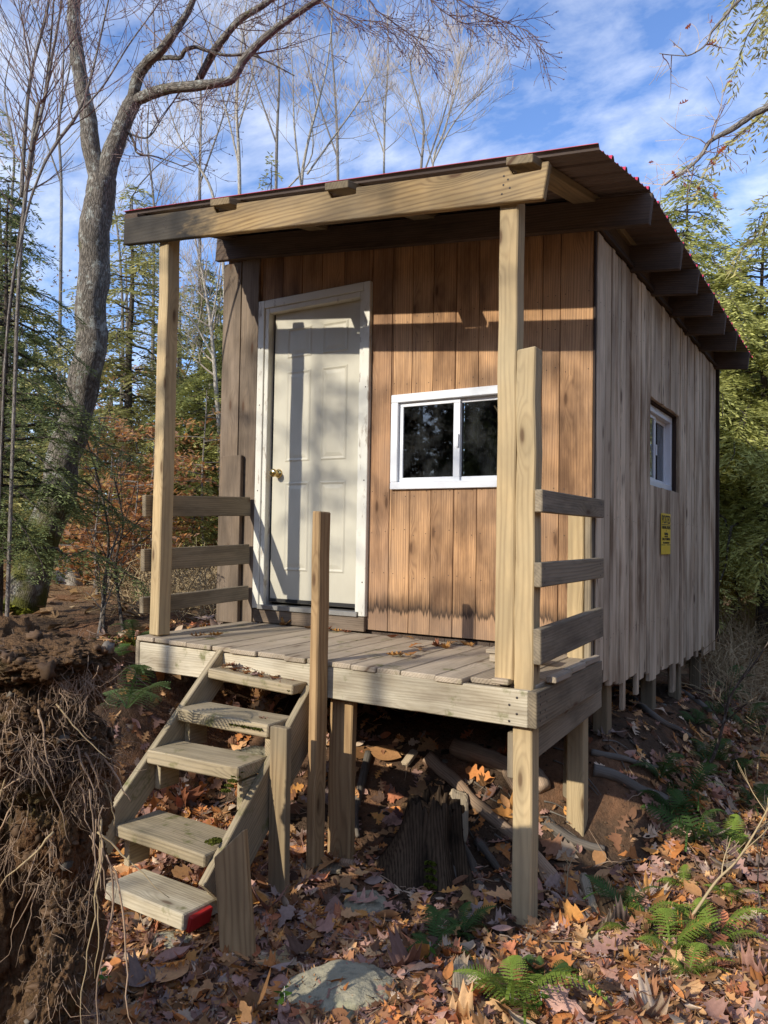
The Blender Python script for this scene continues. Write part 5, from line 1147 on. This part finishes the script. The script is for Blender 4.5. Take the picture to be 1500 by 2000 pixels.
# ---- copper leaved beech saplings
def beech(label, u, v, D, W_, seed, dense=1.):
    r_ = random.Random(seed); rg = np.random.default_rng(seed); c0 = P(u, v, D); z0 = h(c0.x, c0.y); Ht = c0.z-z0+W_*.5; o = thing('beech_sapling', label, 'tree', (c0.x, c0.y, z0-.05), 0, 'copper leaved beech saplings'); tr = MB(); Ps = []
    tr.tube([(.03*math.sin(i*.9), .02*math.cos(i), Ht*i/8) for i in range(9)], np.linspace(.022, .006, 9), 6)
    for b in range(int(20*dense)):
        zz = Ht*(.25+.75*r_.random()); a = r_.uniform(0, 6.28); L = W_*r_.uniform(.5, 1.1)*(1.15-.6*zz/Ht); d = Vector((math.cos(a), math.sin(a), .12)); pts = [d*(L*i/5)+Vector((0, 0, zz-.10*L*(i/5)**2)) for i in range(6)]; tr.tube(pts, np.linspace(.008, .002, 6), 4, cap=False)
        for k in range(int(46*L/.6)):
            f = r_.uniform(.2, 1)**.8; p = d*(L*f)+Vector((0, 0, zz-.1*L*f*f)); sd = Vector((-d.y, d.x, 0))*r_.gauss(0, .18*L*(1.2-f)+.05); Ps.append(tuple(p+sd+Vector((0, 0, r_.gauss(0, .03)))))
    Ps = np.array(Ps); n = len(Ps); Wt = rotmats(np.zeros(n), rg.normal(0, .5, n), rg.normal(0, .5, n)) @ rotmats(rg.uniform(0, 6.28, n), np.zeros(n), np.zeros(n)); s_ = rg.uniform(.05, .095, n); T = np.concatenate((Wt*s_[:, None, None], Ps[:, :, None]), 2)
    tm = np.array([(0, -.5, 0), (.24, -.05, .05), (0, .5, -.05), (-.24, -.05, .05)]); pal = np.array([(.70, .33, .13), (.62, .27, .10), (.74, .42, .2), (.64, .38, .23), (.76, .48, .16)])
    raw('crown', [batch('', tm, [(0, 1, 2, 3)], None, T, pal[rg.integers(0, 5, n)]*rg.uniform(.7, 1.15, (n, 1)))], M['beech'], o); tr.build('trunk', M['barkgrey'], o)
for k, (u, v, D, W_, lab) in enumerate(((215, 950, 9.0, 1.0, 'copper beech sapling right beside the forked maple trunk'), (190, 1010, 8.2, .7, 'low orange beech sapling left of the porch post'), (255, 905, 10.5, 1.1, 'copper beech sapling just left of the porch post'), (380, 920, 11.0, 1.0, 'orange beech sapling seen over the top left rail'), (430, 960, 12.5, 1.0, 'far copper beech behind the left railing'), (370, 1060, 10.0, .8, 'russet beech sapling seen between the left rails'), (240, 760, 13.0, 1.1, 'far pinkish beech crown high between maple and porch post'), (160, 820, 12., 1., 'pale copper beech behind the maple trunk'), (230, 1060, 8.6, .7, 'low copper beech above the pale stumps'), (300, 900, 9.2, 1.1, 'orange beech half hidden by the left porch post'), (265, 1010, 8.6, .9, 'glowing orange beech low beside the left porch post'), (190, 880, 9.4, .9, 'copper beech touching the right side of the maple trunk'), (400, 830, 10., 1.0, 'tall copper beech above the left railing'), (345, 790, 11.5, 1., 'upper copper beech right of the left porch post'))): beech(lab, u, v, D, W_, 60+k)

# ---- thin stems and brush near the cabin
def stem(name, label, pl, D, seed, mat, kids, L, group, dD=0, depth=2, cat='sapling'):
    r_ = random.Random(seed); g0 = G(pl[0][0], pl[0][1]); D = (g0-CAM).dot(FW) if D is None else D; o = thing(name, label, cat, g0, 0, group); mb = MB()
    pts = [(g0-g0 if k == 0 else P(u, v, D+dD*k/len(pl))-g0, w*D/F_PX/2) for k, (u, v, w) in enumerate(pl)]; pth = smooth_path(pts, 4); mb.tube([p for p, _ in pth], [x for _, x in pth], 6, rough=.08); n = len(pth)
    mb.build('stem', M[mat], o, smooth=True); tw = MB()
    for k in range(kids):
        i = min(int(n*(.3+.68*r_.random())), n-2); ax = (pth[i+1][0]-pth[i][0]).normalized(); twig_tree(r_, tw, pth[i][0], ax*.6+rdir(r_)*.6+Vector((0, 0, .15)), L*r_.uniform(.5, 1.2), pth[i][1]*.6, depth-1, .1, .7, (2, 4), .0011, .15, .55, 4)
    tw.build('twigs', M[mat], o)
stem('bare_sapling', 'thin dark leaning sapling on the right slope in front of the rear corner', [(1375, 1520, 9), (1400, 1460, 7), (1416, 1400, 6), (1432, 1350, 5), (1470, 1300, 4), (1510, 1240, 3)], None, 1, 'barkdark', 7, .35, 'thin stems on the slope')
stem('dry_stem', 'pale straw coloured stem leaning across the sunny litter at the right', [(1330, 1822, 5), (1365, 1770, 6), (1400, 1720, 5), (1440, 1680, 4), (1478, 1620, 3.5), (1510, 1560, 3)], None, 2, 'straw', 9, .28, 'thin stems on the slope')
stem('dry_stem', 'thin dark stem rising from the litter at the right edge', [(1490, 1800, 3), (1480, 1720, 3), (1490, 1640, 2.5), (1515, 1560, 2)], None, 3, 'barkdark', 4, .2, 'thin stems on the slope')
stem('dry_stem', 'wispy straw stem curving up beside the corner post', [(1105, 1770, 3), (1108, 1720, 2.5), (1112, 1690, 2), (1135, 1650, 1.5)], None, 4, 'straw', 3, .1, 'thin stems on the slope')
stem('dry_stem', 'wispy pale stem with yellow leaves high at the right edge of the slope', [(1478, 1530, 4), (1482, 1480, 3), (1492, 1440, 2.5), (1508, 1380, 2)], None, 5, 'straw', 8, .25, 'thin stems on the slope')
stem('bare_sapling', 'thin bare sapling between the maple and the porch, its twigs crossing the beech leaves', [(200, 1240, 8), (205, 1150, 6), (212, 1050, 5), (195, 950, 4), (160, 830, 3), (125, 740, 2)], 6.2, 6, 'barkdark', 12, .6, 'thin saplings left of the porch')
stem('bare_sapling', 'second thin bare sapling left of the porch post with forked top', [(240, 1235, 7), (232, 1170, 6), (226, 1100, 5), (240, 1020, 4), (222, 930, 3)], 6.4, 7, 'barkdark', 12, .6, 'thin saplings left of the porch')
stem('bare_sapling', 'third thin sapling just left of the porch deck corner', [(190, 1255, 6), (200, 1190, 5), (205, 1120, 4), (235, 1030, 3)], 6.0, 8, 'barkgrey', 10, .5, 'thin saplings left of the porch')
# dry brush beyond the left railing and on the far right: nobody could count its stems
mb = MB(); r_ = random.Random(77)
for k in range(760):
    if k < 400: u = r_.uniform(255, 450); D = r_.uniform(6.2, 10)
    else: u = r_.uniform(1395, 1520); D = r_.uniform(6.5, 12)
    p = P(u, 1180, D); p.z = h(p.x, p.y); a = rdir(r_); a.z = abs(a.z)*.6+.45
    twig_tree(r_, mb, p, a, r_.uniform(.25, .75), .005, 1, -.1, .8, (2, 4), .0026, .3, .6, 3)
tag(mb.build('dry_brush', M['straw']), 'tangle of dry pale brush beyond the left railing and behind the cabin', 'brush', kind='stuff')

# far woods, one mass of trunks, needles and leaves beyond the single trees, plus an unseen ring around the viewer
rg = np.random.default_rng(5); chs = []
Pn = []; Cn = []; Sn = []; tm_ = MB()
for k in range(560):
    if k < 330: az = rg.uniform(-35, 96); D = rg.uniform(19, 42)
    else: az = rg.uniform(100, 321); D = rg.uniform(18, 36)  # unseen trees around the viewer, added to cut sky light
    a = math.radians(31.9+90-0+az-30)
    p = Vector((CAM.x+D*math.cos(a), CAM.y+D*math.sin(a), 0))
    if k >= 330 and -13 < (p.x+1)*.952-p.y*.305 < 7 and p.y < -3: D = rg.uniform(27, 40); p = Vector((CAM.x+D*math.cos(a), CAM.y+D*math.sin(a), 0))
    p.z = h(p.x, p.y)-.3; Ht = rg.uniform(5, 9.5)*(.7+.012*D); con = rg.random() < .62
    tm_.tube([p, p+Vector((rg.normal(0, .2), rg.normal(0, .2), Ht*.5)), p+Vector((rg.normal(0, .3), rg.normal(0, .3), Ht))], [.13, .09, .02], 5, cap=False, tint=.5)
    m_ = 520 if con else 240; t = rg.uniform(.08, 1, m_)**(.9 if con else .8); rad = (1.7*(1-t)+.15)*np.sqrt(rg.random(m_)) if con else 1.6*np.sqrt(rg.random(m_)); an = rg.uniform(0, 6.28, m_)
    lay = np.round(t*Ht/.5)*.5/Ht*.7+t*.3
    Pn.append(np.stack((p.x+rad*np.cos(an), p.y+rad*np.sin(an), p.z+lay*Ht-.25*rad), 1)); c = np.array([(.12, .15, .06), (.19, .21, .08), (.26, .27, .09)][rg.integers(0, 3)] if con else [(.5, .28, .14), (.45, .3, .18), (.55, .4, .22)][rg.integers(0, 3)])
    Cn.append(c*rg.uniform(.55, 1.4, (m_, 1))); Sn.append(np.full(m_, .32 if con else .14))
for k in range(420):  # denser unseen ring, added to block low sky light below the sun
    az = rg.uniform(100, 321); D = rg.uniform(26, 42); a = math.radians(31.9+90+az-30); p = Vector((CAM.x+D*math.cos(a), CAM.y+D*math.sin(a), 0)); p.z = h(p.x, p.y)-.3; Ht = D*.42*rg.uniform(.7, 1.)
    tm_.tube([p, p+Vector((0, 0, Ht*.5)), p+Vector((0, 0, Ht))], [.16, .11, .02], 5, cap=False); m_ = 300; t = rg.uniform(.05, 1, m_); rad = (2.6*(1-t)+.2)*np.sqrt(rg.random(m_)); an = rg.uniform(0, 6.28, m_)
    Pn.append(np.stack((p.x+rad*np.cos(an), p.y+rad*np.sin(an), p.z+t*Ht-.25*rad), 1)); Cn.append(np.array(((.10, .12, .05), (.15, .16, .06), (.3, .2, .11))[rg.integers(0, 3)])*rg.uniform(.5, 1.3, (m_, 1))); Sn.append(np.full(m_, .85))
Pn = np.concatenate(Pn); Cn = np.concatenate(Cn); Sn = np.concatenate(Sn)*rg.uniform(.6, 1.3, len(Pn)); n = len(Pn)
Wt = rotmats(np.zeros(n), rg.normal(0, .5, n), rg.normal(0, .5, n)) @ rotmats(rg.uniform(0, 6.28, n), np.zeros(n), np.zeros(n)); T = np.concatenate((Wt*Sn[:, None, None], Pn[:, :, None]), 2)
fan = np.array([(0, -.5, 0), (.10, -.1, .03), (.42, .1, -.05), (.10, .12, .02), (0, .5, -.03), (-.10, .12, .02), (-.42, .1, -.05), (-.10, -.1, .03)])
chs = [batch('', fan, [(0, 1, 2, 3), (0, 3, 4, 5), (0, 5, 6, 7)], None, T, Cn)]
fw = raw('distant_woods', chs, M['needle']); tag(fw, 'mixed woods of hemlock and brown leaved trees far behind the cabin, with an added unseen ring around the viewer', 'woods', kind='stuff')
fwt = tm_.build('distant_trunks', M['barkgrey']); tag(fwt, 'grey trunks of the far woods and of the added unseen ring', 'woods', kind='stuff')

# trees standing behind the viewer on the sun's side: they dapple the porch and the slope
SUN = Vector((-.32, -1., .52)).normalized()
def shade(label, target, dist, kind, w, hs):
    p = Vector(target)+SUN*dist; z0 = h(p.x, p.y)-.1; o = thing('hemlock_tree', label, 'tree', (p.x, p.y, z0), dist, 'trees behind the viewer'); protoH = HEM[kind][0]; Ht = hs; o.scale = (w, w, Ht/protoH)
    for m_ in (HEM[kind][3], HEM[kind][2], HEM[kind][1]): link(bpy.data.objects.new(m_.name.split('.')[0], m_), o)
shade('high crowned hemlock behind the viewer whose top dapples the cabin door', (-1.9, 0, .7), 11.5, 'high', .95, 8.7)
shade('high crowned hemlock behind the viewer dappling the plank wall', (-.45, 0, .6), 13.5, 'high', .95, 9.4)
shade('slim hemlock behind the viewer dappling the stairs', (-1.6, -1.7, -.9), 8., 'sparse', .36, 4.0)
shade('low dense hemlock behind the viewer shading the rock', (-.55, -1.8, -1.0), 9., 'dark', .6, 4.1)
shade('low dense hemlock behind the viewer shading the root plate', (-2.7, -2.6, -.5), 7., 'dark', .6, 4.2)

# ------------------------------------------------------------------ LIGHT AND SKY
el = math.asin(SUN.z); az = math.atan2(SUN.x, SUN.y)
sd = bpy.data.lights.new('sun', 'SUN'); sd.energy = 5.0; sd.angle = R(.53); sd.color = (1., .935, .81); so = bpy.data.objects.new('sun', sd); link(so); so.rotation_euler = SUN.to_track_quat('Z', 'Y').to_euler()
w = bpy.data.worlds.new('World'); scene.world = w; w.use_nodes = True; nt = w.node_tree; nt.nodes.clear(); g = NT(nt)
sky = g.n('TexSky', sky_type='NISHITA', sun_disc=False, sun_elevation=el, sun_rotation=az, air_density=1.0, dust_density=.6, ozone_density=2.5)
d = g.n('TexCoord').outputs['Generated']; sx = g.n('SeparateXYZ', {0: d}); zz = g.math('ADD', g.math('MAXIMUM', sx.outputs[2], 0.), .16)
pl = g.n('CombineXYZ', {0: g.math('DIVIDE', sx.outputs[0], zz), 1: g.math('DIVIDE', sx.outputs[1], zz), 2: 0.}).outputs[0]
wv = g.n('VectorMath', {0: pl, 1: g.vmul(g.noise(pl, 1.3, 3, out=1), (.3, .3, 0))}, operation='ADD').outputs[0]
big = g.noise(wv, .8, 4, .55); small = g.noise(g.vmul(wv, (1.0, 1.35, 1.)), 6.5, 5, .6)
cm = g.math('ADD', g.math('MULTIPLY', big, .55), g.math('MULTIPLY', small, .52))
mask = g.ramp(cm, [(.46, 0.), (.58, .28), (.74, .72)])
tinted = g.mix(1., sky.outputs[0], (1.20, 1.36, 1.72), 'MULTIPLY')
col = g.mix(mask, tinted, (8.6, 9.0, 9.8))
bg = g.n('Background', {'Color': col, 'Strength': .15}); out = g.n('OutputWorld'); nt.links.new(bg.outputs[0], out.inputs[0])
scene.view_settings.view_transform = 'Standard'; scene.view_settings.look = 'None'; scene.view_settings.exposure = 0; scene.view_settings.gamma = 1
scene.cycles.max_bounces = 6; scene.cycles.transparent_max_bounces = 12; scene.cycles.sample_clamp_indirect = 4
scene.cycles.use_denoising = True
